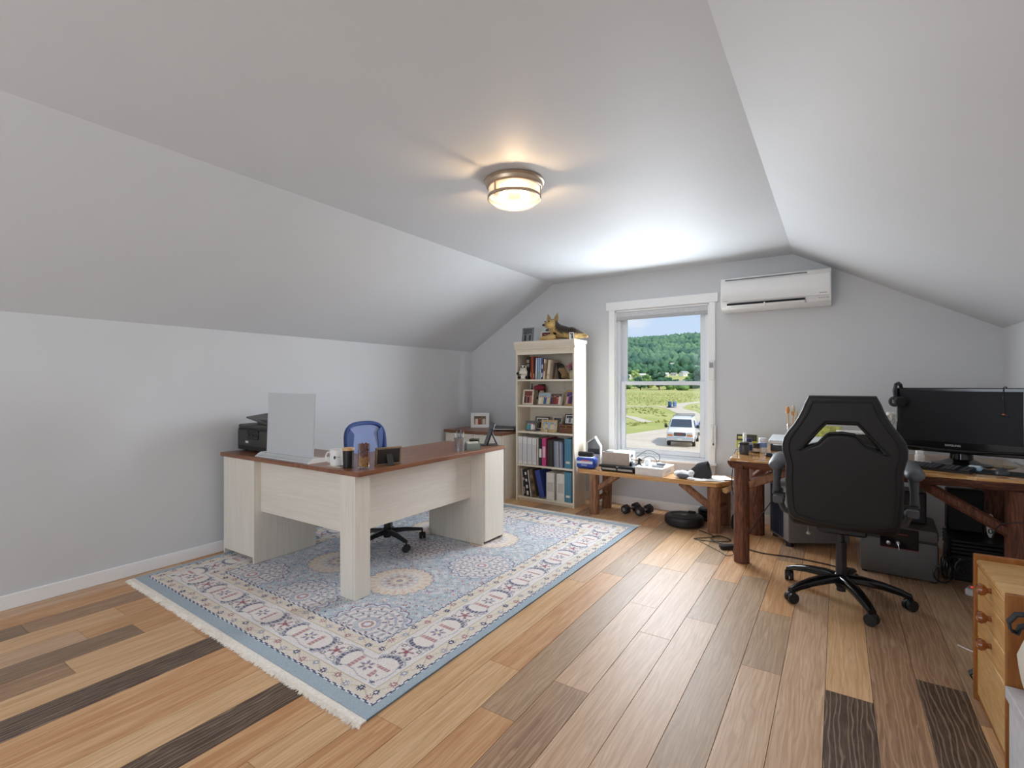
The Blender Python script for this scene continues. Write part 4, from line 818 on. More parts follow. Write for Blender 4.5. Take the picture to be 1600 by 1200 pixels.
for (a, c) in zip(pts, pts[1:] + pts[:1]):
    a, c = Vector(a), Vector(c); d = (c-a); nrm = Vector((-d.y, d.x)).normalized()*t_
    f.prism([(a.x, a.y), (c.x, c.y), (c.x+nrm.x, c.y+nrm.y), (a.x+nrm.x, a.y+nrm.y)], .09, M)
f.done('shell', WHITE, o); B().bb(-.06, .06, -.04, .035, .125, .165, .003).done('dark_cassette', mat('#303236', .4), o); B().bb(-.06, .06, -.042, .035, .012, .12, .002).done('drawer_front', mat('#D8D8D8', .4), o)
for z in (.09, .105): B().bb(.02, .05, -.0445, -.042, z, z+.004).done('slot', mat('#8A8A8C', .5), o)
# dvd players, projector, white box
o = T('disc_player', 'slim black disc player with silver front lying on the bench slab', 'disc player', (-1.76, 4.61, HT), -2)
B().bb(-.165, .165, -.105, .12, .004, .038, .003).done('case', BLACK, o)
for x0, x1 in ((-.155, -.008), (.008, .155)): B().bb(x0, x1, -.110, -.105, .014, .034, .002).done('silver_front', mat('#A9A5A0', .3, .5), o)
for x in (-.14, .14):
    for y in (-.08, .09): B().cyl((x, y, 0), (x, y, .005), .01, n=8).done('foot', BLACK, o)
o = T('laptop', 'closed black laptop stacked on the disc player', 'laptop', (-1.76, 4.62, HT+.0385), 1)
B().bb(-.19, .185, -.12, .125, 0, .011, .003).done('base', BLACK, o); B().bb(-.19, .185, -.12, .125, .0115, .021, .003).done('lid', mat('#29292B', .35), o)
B().box((0, -.121, .011), (.02, .003, .008), .001).done('latch', mat('#C8C8C8', .3), o)
o = T('projector', 'boxy taupe-fronted projector with pale green top on the closed laptop', 'projector', (-1.80, 4.64, HT+.060), 2)
f = B(); f.bb(-.135, .135, -.085, .105, 0, .118, .004); f.done('body', mat('#E3E3E0', .4, name='projector_white'), o); B().bb(-.137, .137, -.088, -.085, .0, .119, .001).done('front_cover', mat('#B6A698', .5), o)
B().bb(-.03, .13, -.06, .10, .1182, .124, .002).done('top_cover', mat('#A9CFC6', .35), o); B().bb(-.12, -.03, -.07, -.02, .1182, .123, .001).done('keypad', mat('#4A4A48', .5), o)
B().bb(.135, .1375, -.02, .02, .075, .1).done('socket', BLACK, o); f = B().cyl((.135, -.055, .02), (.155, -.055, .02), .02, n=14); f.done('lens_ring', DARK, o)
o = T('white_box', 'flat white cardboard box with cables on its lid in the middle of the bench', 'box', (-1.435, 4.63, HT), -3)
B().bb(-.135, .125, -.155, .17, 0, .062, .002).done('tray', mat('#E4DFDA', .6), o); B().bb(-.137, .127, -.157, .172, .0625, .075, .002).done('lid', WHITE, o)
B().box((.129, .0, .035), (.001, .12, .02)).done('side_print', mat('#B8B8BC', .6), o)
o = T('power_adapter', 'white power adapter with a coiled cord on the white box', 'adapter', (-1.50, 4.60, HT+.0755), 25)
B().box((0, 0, .030), (.05, .05, .055), .008, rotm(10, 25)).done('brick', WHITE, o); f = B().tube([(.02+.03*math.cos(a)*(1+.1*a/6), .02+.03*math.sin(a), .006+.002*a) for a in [k*.4 for k in range(32)]], .0035, 6); f.done('cord', WHITE, o)
o = T('small_black_tripod', 'little black clamp tripod standing on the white box', 'tripod', (-1.555, 4.535, HT+.0755))
f = B(); f.box((0, 0, .035), (.022, .018, .05), .004); f.cyl((0, 0, .03), (-.03, -.02, .002), .006, .004, 8).cyl((0, 0, .03), (.032, -.012, .002), .006, .004, 8).cyl((0, 0, .03), (0, .03, .002), .006, .004, 8); f.box((.012, 0, .06), (.04, .014, .016), .003, rotm(0, 30)); f.done('body', BLACK, o)
o = T('camera_charger', 'white and grey charger with a rounded top on the white box', 'charger', (-1.39, 4.57, HT+.0755), 10)
B().box((0, 0, .012), (.11, .06, .024), .008).done('body', mat('#C9CBCE', .4), o); B().box((.03, -.012, .028), (.08, .035, .018), .006, rotm(0, 0, -8)).done('battery', mat('#6A7078', .4), o); B().ball((.01, .03, .02), (.03, .022, .02), 10, 8).done('white_knob', WHITE, o)
for i, pts in enumerate(([(-1.63, 4.66, HT+.13), (-1.56, 4.70, HT+.19), (-1.50, 4.72, HT+.20), (-1.42, 4.70, HT+.17), (-1.42, 4.72, HT+.12), (-1.44, 4.69, HT+.085)], [(-1.645, 4.575, HT+.125), (-1.58, 4.60, HT+.115), (-1.52, 4.655, HT+.15), (-1.47, 4.668, HT+.15), (-1.425, 4.665, HT+.11), (-1.44, 4.655, HT+.085)], [(-1.65, 4.555, HT+.16), (-1.642, 4.562, HT+.13), (-1.62, 4.545, HT+.10), (-1.60, 4.54, HT+.09)])):
    from mathutils.geometry import interpolate_bezier
    P = [Vector(p) for p in pts]; sm = []
    for k in range(len(P)-1):
        a, b, c, d = P[max(k-1, 0)], P[k], P[k+1], P[min(k+2, len(P)-1)]; sm += interpolate_bezier(b, b+(c-a)/6, c-(d-b)/6, c, 6)[:-1]
    tag(B(pts[0]).tube(sm + [P[-1]], .0028, 6).done('cable', BLACK, loc=pts[0]), ['black cable arching up from the projector socket', 'black cable looping low from the projector to the white box', 'short black cable hanging at the projector corner'][i], 'cable')
o = T('sleep_mask', 'grey and white padded goggles lying near the black pouch', 'goggles', (-1.16, 4.55, HT), -10)
f = B().ball((0, 0, .035), (.085, .05, .035), 16, 10).jitter(.01, 18); f.done('shell', mat('#D4D6DC', .6, name='goggle_grey'), o); f = B().ball((.015, -.035, .028), (.06, .022, .024), 12, 8); f.done('lens', mat('#5A5E6C', .35), o)
f = B().ball((.075, .01, .055), (.028, .024, .022), 10, 8); f.cyl((.075, .01, .0), (.08, .0, .05), .014, .02, 10); f.done('white_clip', WHITE, o)
o = T('zip_pouch', 'upright black zip pouch slumped on the bench', 'pouch', (-1.03, 4.62, HT), -8)
f = B(); f.rings([[(-.085, -.035, 0), (.085, -.04, 0), (.09, .045, 0), (-.08, .04, 0)], [(-.095, -.03, .04), (.095, -.035, .05), (.095, .04, .05), (-.09, .035, .04)], [(-.05, -.015, .10), (.075, -.02, .135), (.08, .02, .135), (-.05, .018, .10)], [(-.02, -.004, .128), (.072, -.005, .158), (.073, .005, .158), (-.02, .004, .128)]]); bmesh.ops.subdivide_edges(f.bm, edges=f.bm.edges[:], cuts=2, use_grid_fill=True); f.jitter(.006, 22); f.done('fabric', mat('#2F2F31', .85, var=.1, scale=200), o, ang=60)
B().tube([(-.02, 0, .129), (.025, 0, .144), (.072, 0, .159)], .003, 6).done('zip', mat('#4A4A4C', .4), o)
for i, (x, y, rz, c) in enumerate(((-.905, 4.67, 32, '#E9E6DC'), (-.955, 4.60, 20, '#D9D7D2'))):
    f = B().box((0, 0, .004+.003*(1-i)), (.25, .20, .0035 if i == 0 else .002)); tag(f.done('paper_sheet', mat(c, .8), loc=(x, y, HT+.001), rz=rz), ['cream paper pad lying at the pointed end of the bench', 'white loose sheet tucked under the cream paper pad'][i], 'paper')
o = T('tissue_scrap', 'small crumpled white tissue beside the pouch at the bench front edge', 'tissue', (-1.075, 4.49, HT)); f = B().ball((0, 0, .012), (.035, .018, .012), 12, 8).jitter(.008, 40); f.done('paper', PAPER, o)
# ------------------------------------------------------------------ floor things under the bench
def dumbbell(x, y, rz, label):
    r = T('dumbbell', label, 'dumbbell', (x, y, 0), rz, 'dumbbells under the bench'); HX = [R(60*i+30) for i in range(6)]
    for s in (-1, 1):
        f = B(); f.rings([[(s*(.045+dx), k*.047*math.cos(a), .042+k*.047*math.sin(a)) for a in HX] for dx, k in ((0, .82), (.008, 1), (.052, 1), (.060, .85))]); h = f.done('hex_head', mat('#2A2A2C', .55, bump=.2, scale=120, name='rubber'), r, ang=20)
        B().cyl((s*.1048, 0, .042), (s*.1056, 0, .042), .018, n=12).done('cap_disc', mat('#8A8A8A', .5), h)
    B().cyl((-.05, 0, .042), (.05, 0, .042), .014, n=12).done('handle', STEEL, r)
dumbbell(-1.71, 4.745, 68, 'black hex dumbbell closer to the rug under the bench'); dumbbell(-1.575, 4.745, 75, 'black hex dumbbell closer to the robot vacuum under the bench')
o = T('robot_vacuum', 'round black robot vacuum docked on the floor beneath the bench', 'robot vacuum', (-1.16, 4.60, 0))
B().lathe([(.14, .012), (.160, .015), (.168, .022), (.168, .072), (.162, .082), (.155, .086), (.001, .088)], n=48).done('body', mat('#202022', .45, name='vacuum_black'), o)
B().lathe([(.118, .0862), (.120, .0905), (.122, .0905), (.122, .0862)], n=40, cap=False).done('trim_ring', mat('#4A4A4E', .3), o); B().lathe([(.025, .0875), (.025, .0905), (.001, .091)], n=20).done('centre_button', mat('#6A6A6E', .3, .4), o)
f = B()
for a in range(200, 341, 5): f.box((.1665*math.cos(R(a)), .1665*math.sin(R(a)), .045), (.006, .015, .035), .001, rotm(0, 0, a))
f.done('bumper', BLACK, o)
for s in (-1, 1): B().cyl((s*.11, -.02, .018), (s*.13, -.02, .018), .018, n=14).done('wheel', BLACK, o)
B().box((.04, .12, .094), (.07, .03, .016), .006).done('sensor_hump', BLACK, o)
o = T('charging_dock', 'black charging dock standing by the wall beside the robot vacuum', 'dock', (-1.03, 4.90, 0)); B().box((0, 0, .055), (.14, .08, .11), .015).box((0, -.04, .008), (.13, .10, .016), .004).done('body', BLACK, o); B().box((0, -.042, .075), (.09, .004, .02), .002).done('indicator_bar', GLOSSB, o)
o = T('black_camera_bag', 'small black bag on the floor behind the bench leg', 'bag', (-.715, 4.70, 0)); B().box((0, 0, .07), (.13, .13, .14), .04, None, 3).jitter(.008, 14).done('body', mat('#1E1E20', .85), o); B().tube([(-.04, 0, .135), (-.03, 0, .165), (.03, 0, .165), (.04, 0, .135)], .006, 6).done('strap', BLACK, o)

# ------------------------------------------------------------------ log desk along the gable wall
LT = .75
l_ = Vector((.17, 4.25, 0)); LD = T('log_desk', 'rustic log desk with glossy honey pine top and bark edges against the gable wall', 'desk', l_)
rg = random.Random(11)
fr = [(-.635 + 1.615*i/40, 3.772 + .010*math.sin(i*.9) + .004*math.sin(i*2.7)) for i in range(41)]
top_poly = fr + [(.985, 4.76), (-.655, 4.76), (-.658, 4.4), (-.650, 4.1)]
B(l_).prism(top_poly, .020, Matrix.Translation((0, 0, LT-.020)), .003).done('tabletop', PINE, LD)
def bark_edge(pts, inx, iny, name, m):
    rows = []
    for i, (x, y) in enumerate(pts):
        row = []
        for (k, z) in ((.004, LT-.0205), (.0, LT-.026), (.006, LT-.040), (.014, LT-.058), (.030, LT-.070), (.075, LT-.074), (.10, LT-.074), (.10, LT-.0205)):
            q = .010*mnoise.noise(Vector((x*9, y*9, z*60))) if z < LT-.022 and k < .05 else 0
            row.append((x+inx*(k+q), y+iny*(k+q), z))
        rows.append(row)
    return B(l_).rings(rows).done(name, m, LD, ang=55)
bark_edge([(x, y) for x, y in fr], 0, 1, 'bark_edge', BARKX)
bark_edge([(-.655 + .015*math.sin(i*.7)*.3, 4.74 - .955*i/22) for i in range(23)], 1, 0, 'bark_edge', wood('bark_y', '#4A2A1E', '#7C4A35', 'y', 3.0, .7, '#2E1810', 9, bump=1.0, rings=2))
ZB = LT-.075
for p, r, sd in (((-.572, 3.862), .052, 1), ((-.575, 4.655), .062, 2), ((.875, 3.895), .078, 3), ((.90, 4.66), .065, 4)):
    log(B(l_), (*p, 0), (*p, ZB), r, sd, 18, .004, .98, 14).done('leg', BARK, LD)
log(B(l_), (-.54, 3.875, .555), (-.29, 3.885, ZB), .034, 6).done('brace', BARKP, LD); log(B(l_), (.835, 3.90, .42), (.42, 3.90, ZB), .034, 7).done('brace', BARK, LD)
log(B(l_), (-.575, 4.60, .50), (-.40, 4.55, ZB), .03, 9).done('brace', BARK, LD)

# monitor
MR = -18.5
mo = T('monitor', 'large black flat monitor with a glossy lower bezel on the log desk', 'monitor', (.655, 4.225, LT), MR)
B().bb(-.325, .325, -.02, .03, .078, .50, .006).done('bezel', GLOSSB, mo)
B().bb(-.312, .312, .03, .07, .12, .46, .02).done('back_shell', BLACK, mo)
B().bb(-.300, .290, -.0215, -.0195, .150, .478).done('screen', mat('#1C1D22', .5, var=.15, scale=3, name='screen_off', spec=.25), mo)
f = B(); f.tube([(-.30, -.026, .108), (-.1, -.030, .098), (.1, -.030, .098), (.31, -.026, .108)], .008, 8); f.done('chin_curve', GLOSSB, mo)
text('SAMSUNG', .017, mat('#D8D8DC', .4, name='silver_print'), mo, (-.028, -.0225, .128), (90, 0, 0))
B().lathe([(.15, 0), (.15, .01), (.10, .02), (.06, .04), (.05, .13), (.001, .13)], (0, .06, 0), 32).done('stand', GLOSSB, mo)
B().bb(.322, .3265, -.021, -.018, .40, .485).done('side_trim', mat('#5A2A2C', .4), mo)
# headphones over the corner of the monitor
hp = T('headphones', 'black headphones hung over the top corner of the monitor', 'headphones', (.655, 4.225, LT), MR)
f = B(); f.tube([(-.315, -.055, .42), (-.322, -.060, .45), (-.325, -.056, .48), (-.322, -.034, .522), (-.318, 0, .530), (-.316, .036, .522), (-.315, .085, .46), (-.315, .09, .42)], [.010, .011, .012, .012, .012, .012, .010, .01], 8); f.done('headband', BLACK, hp)
o = B().lathe([(.030, -.016), (.036, -.008), (.036, .006), (.028, .016), (.001, .017)], (-.322, -.062, .405), 22, rotm(90, 0, 0)).done('ear_cup', BLACK, hp); text('b', .032, mat('#D8D8DA', .4, name='silver_print'), o, (-.324, -.0805, .405), (90, 0, 0), 'emblem')
B().lathe([(.030, -.016), (.036, -.008), (.036, .006), (.028, .016), (.001, .017)], (-.285, -.082, .405), 22, rotm(90, 0, 25)).done('ear_cushion', mat('#141415', .8), hp)
wc = T('clip_microphone', 'thin black cord with a small copper-tipped clip dangling in front of the monitor screen', 'microphone', (.655, 4.225, LT), MR)
B().tube([(.212, .04, .49), (.211, .033, .508), (.210, .01, .5075), (.209, -.01, .5075), (.206, -.026, .502), (.207, -.027, .40), (.209, -.027, .345)], .0028, 6).done('cord', BLACK, wc)
B().box((.204, -.028, .44), (.009, .008, .022), .002).done('slider', BLACK, wc); f = B().box((.204, -.030, .338), (.05, .010, .012), .004, rotm(0, 14)); f.done('clip', BLACK, wc); B().ball((.207, -.036, .340), (.008, .004, .006), 8, 6).done('copper_tip', mat('#A8683E', .3, .8), wc)
# keyboard, mouse pad, mouse, papers
kb = T('keyboard', 'black desktop keyboard in front of the monitor', 'keyboard', (.455, 3.985, LT), -22)
f = B(); f.rings([[(-.225, -.07, 0), (.225, -.07, 0), (.225, .075, 0), (-.225, .075, 0)], [(-.225, -.07, .014), (.225, -.07, .014), (.225, .075, .026), (-.225, .075, .026)]]); f.done('case', BLACK, kb, ang=0)
f = B(); Mk = rotm(4.7)
for r_ in range(6):
    for c in range(21):
        if c in (14, 18): continue
        f.box((-.212 + .0212*c, -.055 + .0215*r_, .0195 + .0018*r_), (.0175, .0175, .006), .001, Mk)
f.done('keys', mat('#38383D', .4), kb, ang=0)
o = T('mouse_pad', 'thin black mouse pad at the end of the log desk', 'mouse pad', (.80, 3.99, LT), -12); B().box((0, 0, .0015), (.25, .22, .003), .001).done('surface', mat('#1A1B1E', .8, var=.1, scale=200), o)
o = T('computer_mouse', 'dark grey computer mouse on the black mouse pad', 'mouse', (.80, 3.955, LT+.003), 70); f = B().ball((0, 0, .0), (.055, .031, .034), 18, 12); bmesh.ops.bisect_plane(f.bm, geom=f.bm.verts[:]+f.bm.edges[:]+f.bm.faces[:], plane_co=(0, 0, 0.001), plane_no=(0, 0, -1), clear_outer=True); f.done('shell', mat('#3A3C42', .4), o); B().cyl((.03, -.004, .026), (.03, .004, .026), .008, n=10).done('scroll_wheel', BLACK, o)
o = T('tissue_packet', 'small pale blue tissue packet beside the end of the keyboard', 'tissue packet', (.695, 4.045, LT), -15); B().box((0, 0, .012), (.075, .12, .02), .008).done('wrap', mat('#9AB8CC', .4), o); B().box((.0, .02, .0235), (.05, .05, .004), .001).done('flap', mat('#D8E2E8', .6), o)
for i, (x, y, rz, c) in enumerate(((.50, 4.22, 20, '#DDDAD2'), (.58, 4.17, -12, '#E6E4DE'), (.83, 4.33, -30, '#A89878'), (.68, 4.22, -25, '#9A9284'))):
    tag(B().box((0, 0, .001+.001*i), (.21, .15, .0012)).done('paper_sheet', mat(c, .8), loc=(x, y, LT), rz=rz), ['white paper lying behind the keyboard next to the pill bottle', 'loose white paper curling under the monitor front', 'tan paper at the wall side of the mouse pad', 'grey-brown paper under the monitor stand'][i], 'paper')
def bottle(name, label, x, y, r, h, body, lid, lab=None, lidr=.8, neck=.72):
    o = T(name, label, 'bottle' if 'bottle' in name else 'jar', (x, y, LT))
    B().lathe([(r*.92, 0), (r, .004), (r, h*neck*.92), (r*lidr*.95, h*neck), (r*lidr*.95, h*neck+.002)], n=22).done('body', mat(body, .3), o)
    B().lathe([(r*lidr, h*neck+.0025), (r*lidr*1.03, h*neck+.005), (r*lidr*1.03, h-.002), (r*lidr*.97, h), (.001, h)], n=22).done('lid', mat(lid, .4), o)
    if lab: B().lathe([(r*1.008, h*lab[1]), (r*1.008, h*lab[2])], n=22, cap=False).done('label_band', mat(lab[0], .5, var=.25, scale=140), o)
    return o
bottle('jar', 'clear jar of dark contents with a black lid at the corner of the log desk', -.584, 4.05, .036, .088, '#4A4C50', '#1A1A1C', None, .98, .78)
bottle('pill_bottle', 'navy-lidded white supplement bottle behind the dark jar', -.570, 4.20, .026, .105, '#C9CCD8', '#24285A', ('#4A5A90', .12, .55))
bottle('pill_bottle', 'small brown glass bottle with a dark cap between two white bottles', -.515, 4.17, .025, .072, '#3A2620', '#2C2024', ('#C8B8A8', .15, .5), .85)
bottle('pill_bottle', 'tall white supplement bottle with a blue and orange label', -.480, 4.24, .031, .11, '#E4E4E6', '#ECECEC', ('#7A94C0', .35, .68))
bottle('pill_bottle', 'white pill bottle standing behind the keyboard', .455, 4.20, .026, .085, '#E2E0DC', '#EDEDEB', ('#D2CEC8', .15, .5), .85)
o = bottle('white_tube_jar', 'thin white stick-shaped jar in front of the yellow box', -.605, 4.24, .014, .14, '#ECECEC', '#F2F2F2', None, .95, .6)
o = tag(B((.40, 4.14, LT)).bb(.36, .43, 4.12, 4.16, LT, LT+.022, .004).done('white_dongle', WHITE, loc=(.40, 4.14, LT)), 'small white box in front of the white pill bottle by the keyboard', 'box')
o = T('yellow_box', 'yellow-green and black carton leaning at the back corner of the log desk', 'box', (-.62, 4.44, LT), 0); M = rotm(-14)
B().box(M @ Vector((0, 0, .055)), (.155, .04, .11), .001, M).done('carton', mat('#B8BC3C', .4), o); B().box(M @ Vector((0, -.0205, .082)), (.150, .002, .052), 0, M).done('black_print', mat('#35342C', .4), o); B().box(M @ Vector((-.045, -.022, .082)), (.04, .002, .02), 0, M).done('pale_print', mat('#C9C870', .4), o); B().box(M @ Vector((-.0785, 0, .055)), (.003, .041, .11), 0, M).done('white_edge', WHITE, o)
o = T('office_scanner', 'white-topped black desktop scanner behind the bottles', 'scanner', (-.27, 4.48, LT), 0); f = B().bb(-.17, .17, -.11, .13, 0, .058, .004); f.done('base', mat('#26262A', .45), o); B().box((0, 0, .082), (.36, .27, .034), .006, rotm(4)).done('lid', mat('#DDE2E6', .4), o); B().box((.0, -.112, .05), (.3, .006, .008)).done('silver_edge', STEEL, o)
o = T('flip_phone', 'small black folded phone on the log desk in front of the scanner', 'phone', (-.40, 4.00, LT), 8); B().box((0, 0, .010), (.07, .045, .018), .006).done('base', BLACK, o); B().box((0, .004, .0235), (.068, .042, .008), .003).done('lid', mat('#3A3A3E', .3), o)
for i, (x, y, rz, c) in enumerate(((-.30, 4.04, -38, '#7E8EA8'), (-.315, 4.10, -30, '#5A6A8A'))): 
    o = T('notebook', ['pale blue-grey notebook on top, beside the folded phone', 'slate blue notebook underneath, beside the folded phone'][i], 'notebook', (x, y, LT+.014*(1-i)), rz); B().box((0, 0, .002), (.15, .20, .003), .001).box((0, 0, .011), (.15, .20, .003), .001).done('cover', mat(c, .5), o); B().box((0, 0, .0065), (.142, .192, .006)).done('pages', PAPER, o)
o = T('floral_magazine', 'yellow-green magazine propped upright against the gable wall', 'magazine', (-.10, 4.66, LT)); M = rotm(-18); B().box(M @ Vector((0, 0, .10)), (.26, .006, .19), 0, M).done('cover', mat('#C2C660', .4, var=.35, scale=30), o)
o = T('black_organizer', 'black desk organizer with papers on top, seen through the chair back opening', 'organizer', (.12, 4.50, LT)); B().bb(-.12, .12, -.10, .12, 0, .15, .004).done('body', BLACK, o)
o = tag(B().box((0, 0, .008), (.24, .2, .016), .003, None).jitter(.008, 12).done('paper_stack', mat('#D8D6D0', .8, var=.1), loc=(.13, 4.51, LT+.155), rz=12), 'ruffled white papers lying on the black organizer', 'papers')
o = T('white_letter_tray', 'white papers and black print standing beside the black organizer', 'papers', (.30, 4.50, LT), -10); B().box((0, 0, .07), (.05, .2, .14), .002).done('sheets', mat('#C9C5BC', .7, var=.25, scale=40), o); B().box((-.0265, 0, .08), (.003, .12, .03)).done('black_print', DARK, o)
o = T('white_flowers', 'cluster of white paper flowers behind the chair by the monitor', 'flowers', (.31, 4.66, LT)); B().cyl((0, 0, 0), (0, 0, .12), .03, .035, 14).done('pot', mat('#B8B4AA', .6), o); f = B(); rg = random.Random(6)
for i in range(16): f.ball((rg.uniform(-.07, .07), rg.uniform(-.05, .05), rg.uniform(.22, .31)), rg.uniform(.014, .024), 6, 5)
f.jitter(.006, 60).done('blossoms', mat('#E4E2DC', .9), o)['kind'] = 'stuff'; f = B()
for i in range(7): f.tube([(0, 0, .11), (rg.uniform(-.05, .05), rg.uniform(-.03, .03), .25)], .002, 4)
f.done('stems', mat('#6A7A5A', .8), o)['kind'] = 'stuff'
o = T('brush_jar', 'glass tumbler holding wooden sticks and an orange-tipped brush at the back of the log desk', 'brush jar', (-.315, 4.67, LT)); B().lathe([(.03, 0), (.036, .01), (.040, .20), (.037, .20), (.028, .012), (.001, .01)], n=18).done('glass', glass('clear_glass'), o); 
for i in range(5): f = B(); a = i*1.3; f.cyl((.01*math.cos(a), .01*math.sin(a), .012), (.034*math.cos(a), .03*math.sin(a), .27+.012*i), .005, n=6); st_ = f.done('stick', mat('#C8A878', .6), o); B().ball((.034*math.cos(a), .03*math.sin(a), .275+.012*i), (.014, .012, .03), 8, 6).done('tip', mat('#D08840' if i % 2 else '#CDBFA2', .7), st_)

# ------------------------------------------------------------------ under the log desk
pc = T('computer_tower', 'grey computer tower with a dark blue front panel on the floor behind the bench', 'computer', (-.476, 4.69, 0), -60)
f = B(); f.bb(0, .325, 0, .46, .03, .46, .006); f.done('case', mat('#75716E', .45), pc); B().bb(.02, .235, -.004, 0, .05, .44, .002).done('front_panel', mat('#2E3646', .25, name='blue_panel'), pc); B().bb(.24, .32, -.003, 0, .04, .45, .002).done('silver_edge', mat('#9A9896', .35, .3), pc)
for (x, y) in ((.03, .04), (.29, .02), (.03, .42), (.29, .42)): B().cyl((x, y, 0), (x, y, .032), .028, n=12).done('foot', BLACK, pc)
sf = T('fire_safe', 'dark grey chest safe with a black red-trimmed latch panel under the log desk', 'safe', (.35, 4.33, 0), -4)
GS = mat('#5A5856', .5, var=.05, name='safe_grey')
B().bb(-.205, .205, -.22, .22, .006, .250, .022, 2).done('body', GS, sf); B().bb(-.205, .205, -.22, .22, .256, .335, .022, 2).done('lid', GS, sf)
B().bb(-.20, .20, -.21, .21, .24, .266).done('seal', BLACK, sf)
B().bb(-.095, .105, -.226, -.221, .195, .325, .003).done('latch_panel', GLOSSB, sf)
for (x0, x1, z) in ((-.095, .105, .193), (-.05, .05, .288)): B().bb(x0, x1, -.228, -.224, z-.002, z+.002).done('red_trim', mat('#8A2A2E', .4), sf)
lk = B().lathe([(.014, 0), (.014, .01), (.010, .016), (.001, .017)], (.0, -.226, .232), 16, rotm(90)).done('lock', STEEL, sf); B().tube([(.0, -.246, .23), (.003, -.25, .215), (.006, -.25, .19)], .003, 5).done('key', STEEL, lk)
B().lathe([(.012, 0), (.012, .012), (.001, .014)], (-.05, -.226, .225), 14, rotm(90)).done('lock', STEEL, sf)
for x in (-.18, .18):
    for y in (-.19, .19): B().cyl((x, y, 0), (x, y, .008), .016, n=10).done('foot', BLACK, sf)
o = T('black_case', 'black upright box with a dark blue side standing on the safe', 'box', (.435, 4.37, .3365), -4); B().box((0, 0, .105), (.14, .20, .21), .006).done('body', BLACK, o); B().box((0, -.101, .105), (.115, .003, .18), .001).done('blue_panel', mat('#1E2634', .3), o)
o = T('black_printer', 'bulky black printer stored on the floor under the end of the log desk', 'printer', (.79, 4.46, 0), 0); f = B(); f.bb(-.17, .18, -.20, .11, 0, .17, .012); f.done('base', BLACK, o)
for i in range(4): B().bb(-.172, .182, -.205, .112, .175+.024*i, .194+.024*i, .004).done('tray', mat('#19191B', .4), o)
B().bb(-.16, .03, .02, .11, .272, .56, .01).done('tall_back', mat('#141416', .5), o); B().box((-.12, -.202, .14), (.02, .004, .01)).done('white_mark', WHITE, o)
o = T('white_router', 'white upright oval router with a dark dot and ring standing on the black printer', 'router', (.835, 4.40, .2705), -11); B().ball((0, 0, .08), (.021, .03, .08), 18, 14).done('shell', WHITE, o); B().lathe([(.006, 0), (.001, .002)], (0, -.0295, .088), 10, rotm(90)).done('dot', BLACK, o); f = B().tube([(.009*math.cos(a), -.0275, .05+.014*math.sin(a)) for a in [k*.524 for k in range(12)]], .0035, 6, close=True); f.done('ring', BLACK, o)
o = T('power_strip', 'small white plug block with a glowing red switch on the floor by the chest', 'plug block', (.685, 4.02, 0), -20); B().box((0, 0, .022), (.06, .09, .044), .008).done('body', mat('#C9C7C4', .5), o); B().box((-.0, -.0, .047), (.018, .012, .008), .002).done('switch', mat('#E03020', .4, emit=('#FF3020', .8)), o)
o = T('cable_bundle', 'tangled bundle of black cables heaped by the black printer', 'cable bundle', (.60, 4.10, 0)); rg = random.Random(7); f = B()
for i in range(9):
    c = (rg.uniform(-.05, .05), rg.uniform(-.05, .06), rg.uniform(.03, .17)); r = rg.uniform(.04, .06); u1 = rg.uniform(0, 3); f.tube([(c[0]+r*math.cos(a)*math.cos(u1), c[1]+r*math.cos(a)*math.sin(u1), max(.006, c[2]+r*math.sin(a))) for a in [k*.45 for k in range(14)]], .0055, 6, close=True)
f.done('coils', BLACK, o)['kind'] = 'stuff'

def cable(label, pts, r=.003, col=None, name='cable'):
    P = [Vector(p) for p in pts]; sm = []
    for k in range(len(P)-1):
        a, b, c, d = P[max(k-1, 0)], P[k], P[k+1], P[min(k+2, len(P)-1)]; sm += interpolate_bezier(b, b+(c-a)/6, c-(d-b)/6, c, 6)[:-1]
    return tag(B(pts[0]).tube(sm + [P[-1]], r, 6).done(name, col or BLACK, loc=pts[0]), label, 'cable')
cable('black cable drooping from the corner of the log desk behind its front leg', [(-.60, 4.30, LT+.004), (-.668, 4.25, LT+.004), (-.675, 4.20, LT-.05), (-.70, 4.25, .45), (-.66, 4.4, .2), (-.72, 4.5, .05), (-.70, 4.4, .006)])
cable('black cable looping over the floor between bench leg and desk leg', [(-1.0, 4.47, .006), (-.85, 4.33, .012), (-.98, 4.2, .006), (-.80, 4.22, .008), (-.72, 4.32, .006), (-.82, 4.38, .010), (-.86, 4.25, .014), (-.70, 4.15, .006), (-.60, 4.22, .006)], .004)
cable('thin black cord making a wide loop in front of the log desk leg', [(-.93, 4.17, .004), (-.75, 4.0, .004), (-.68, 3.93, .004), (-.63, 3.98, .03), (-.61, 3.99, .2), (-.60, 4.0, .34)], .0022)
cable('black cable running from the desk leg to the computer tower', [(-.56, 4.16, .005), (-.45, 4.13, .005), (-.28, 4.15, .005), (-.05, 4.12, .005), (.10, 4.05, .005)], .0045)
cable('black cable hanging down beside the computer tower', [(-.50, 4.62, .62), (-.46, 4.60, .5), (-.42, 4.55, .38), (-.52, 4.5, .2), (-.60, 4.45, .05), (-.66, 4.40, .006)], .004)
cable('white cable lying on the floor behind the pine chest', [(.49, 3.20, .004), (.60, 3.12, .004), (.72, 3.15, .004), (.62, 3.22, .02), (.60, 3.17, .03), (.75, 3.10, .004)], .003, WHITE)
cable('thin dark cord curving over the end leg of the log desk', [(.72, 3.76, .42), (.74, 3.72, .50), (.80, 3.70, .53), (.86, 3.70, .52), (.87, 3.70, .40), (.88, 3.72, .006)], .0035)
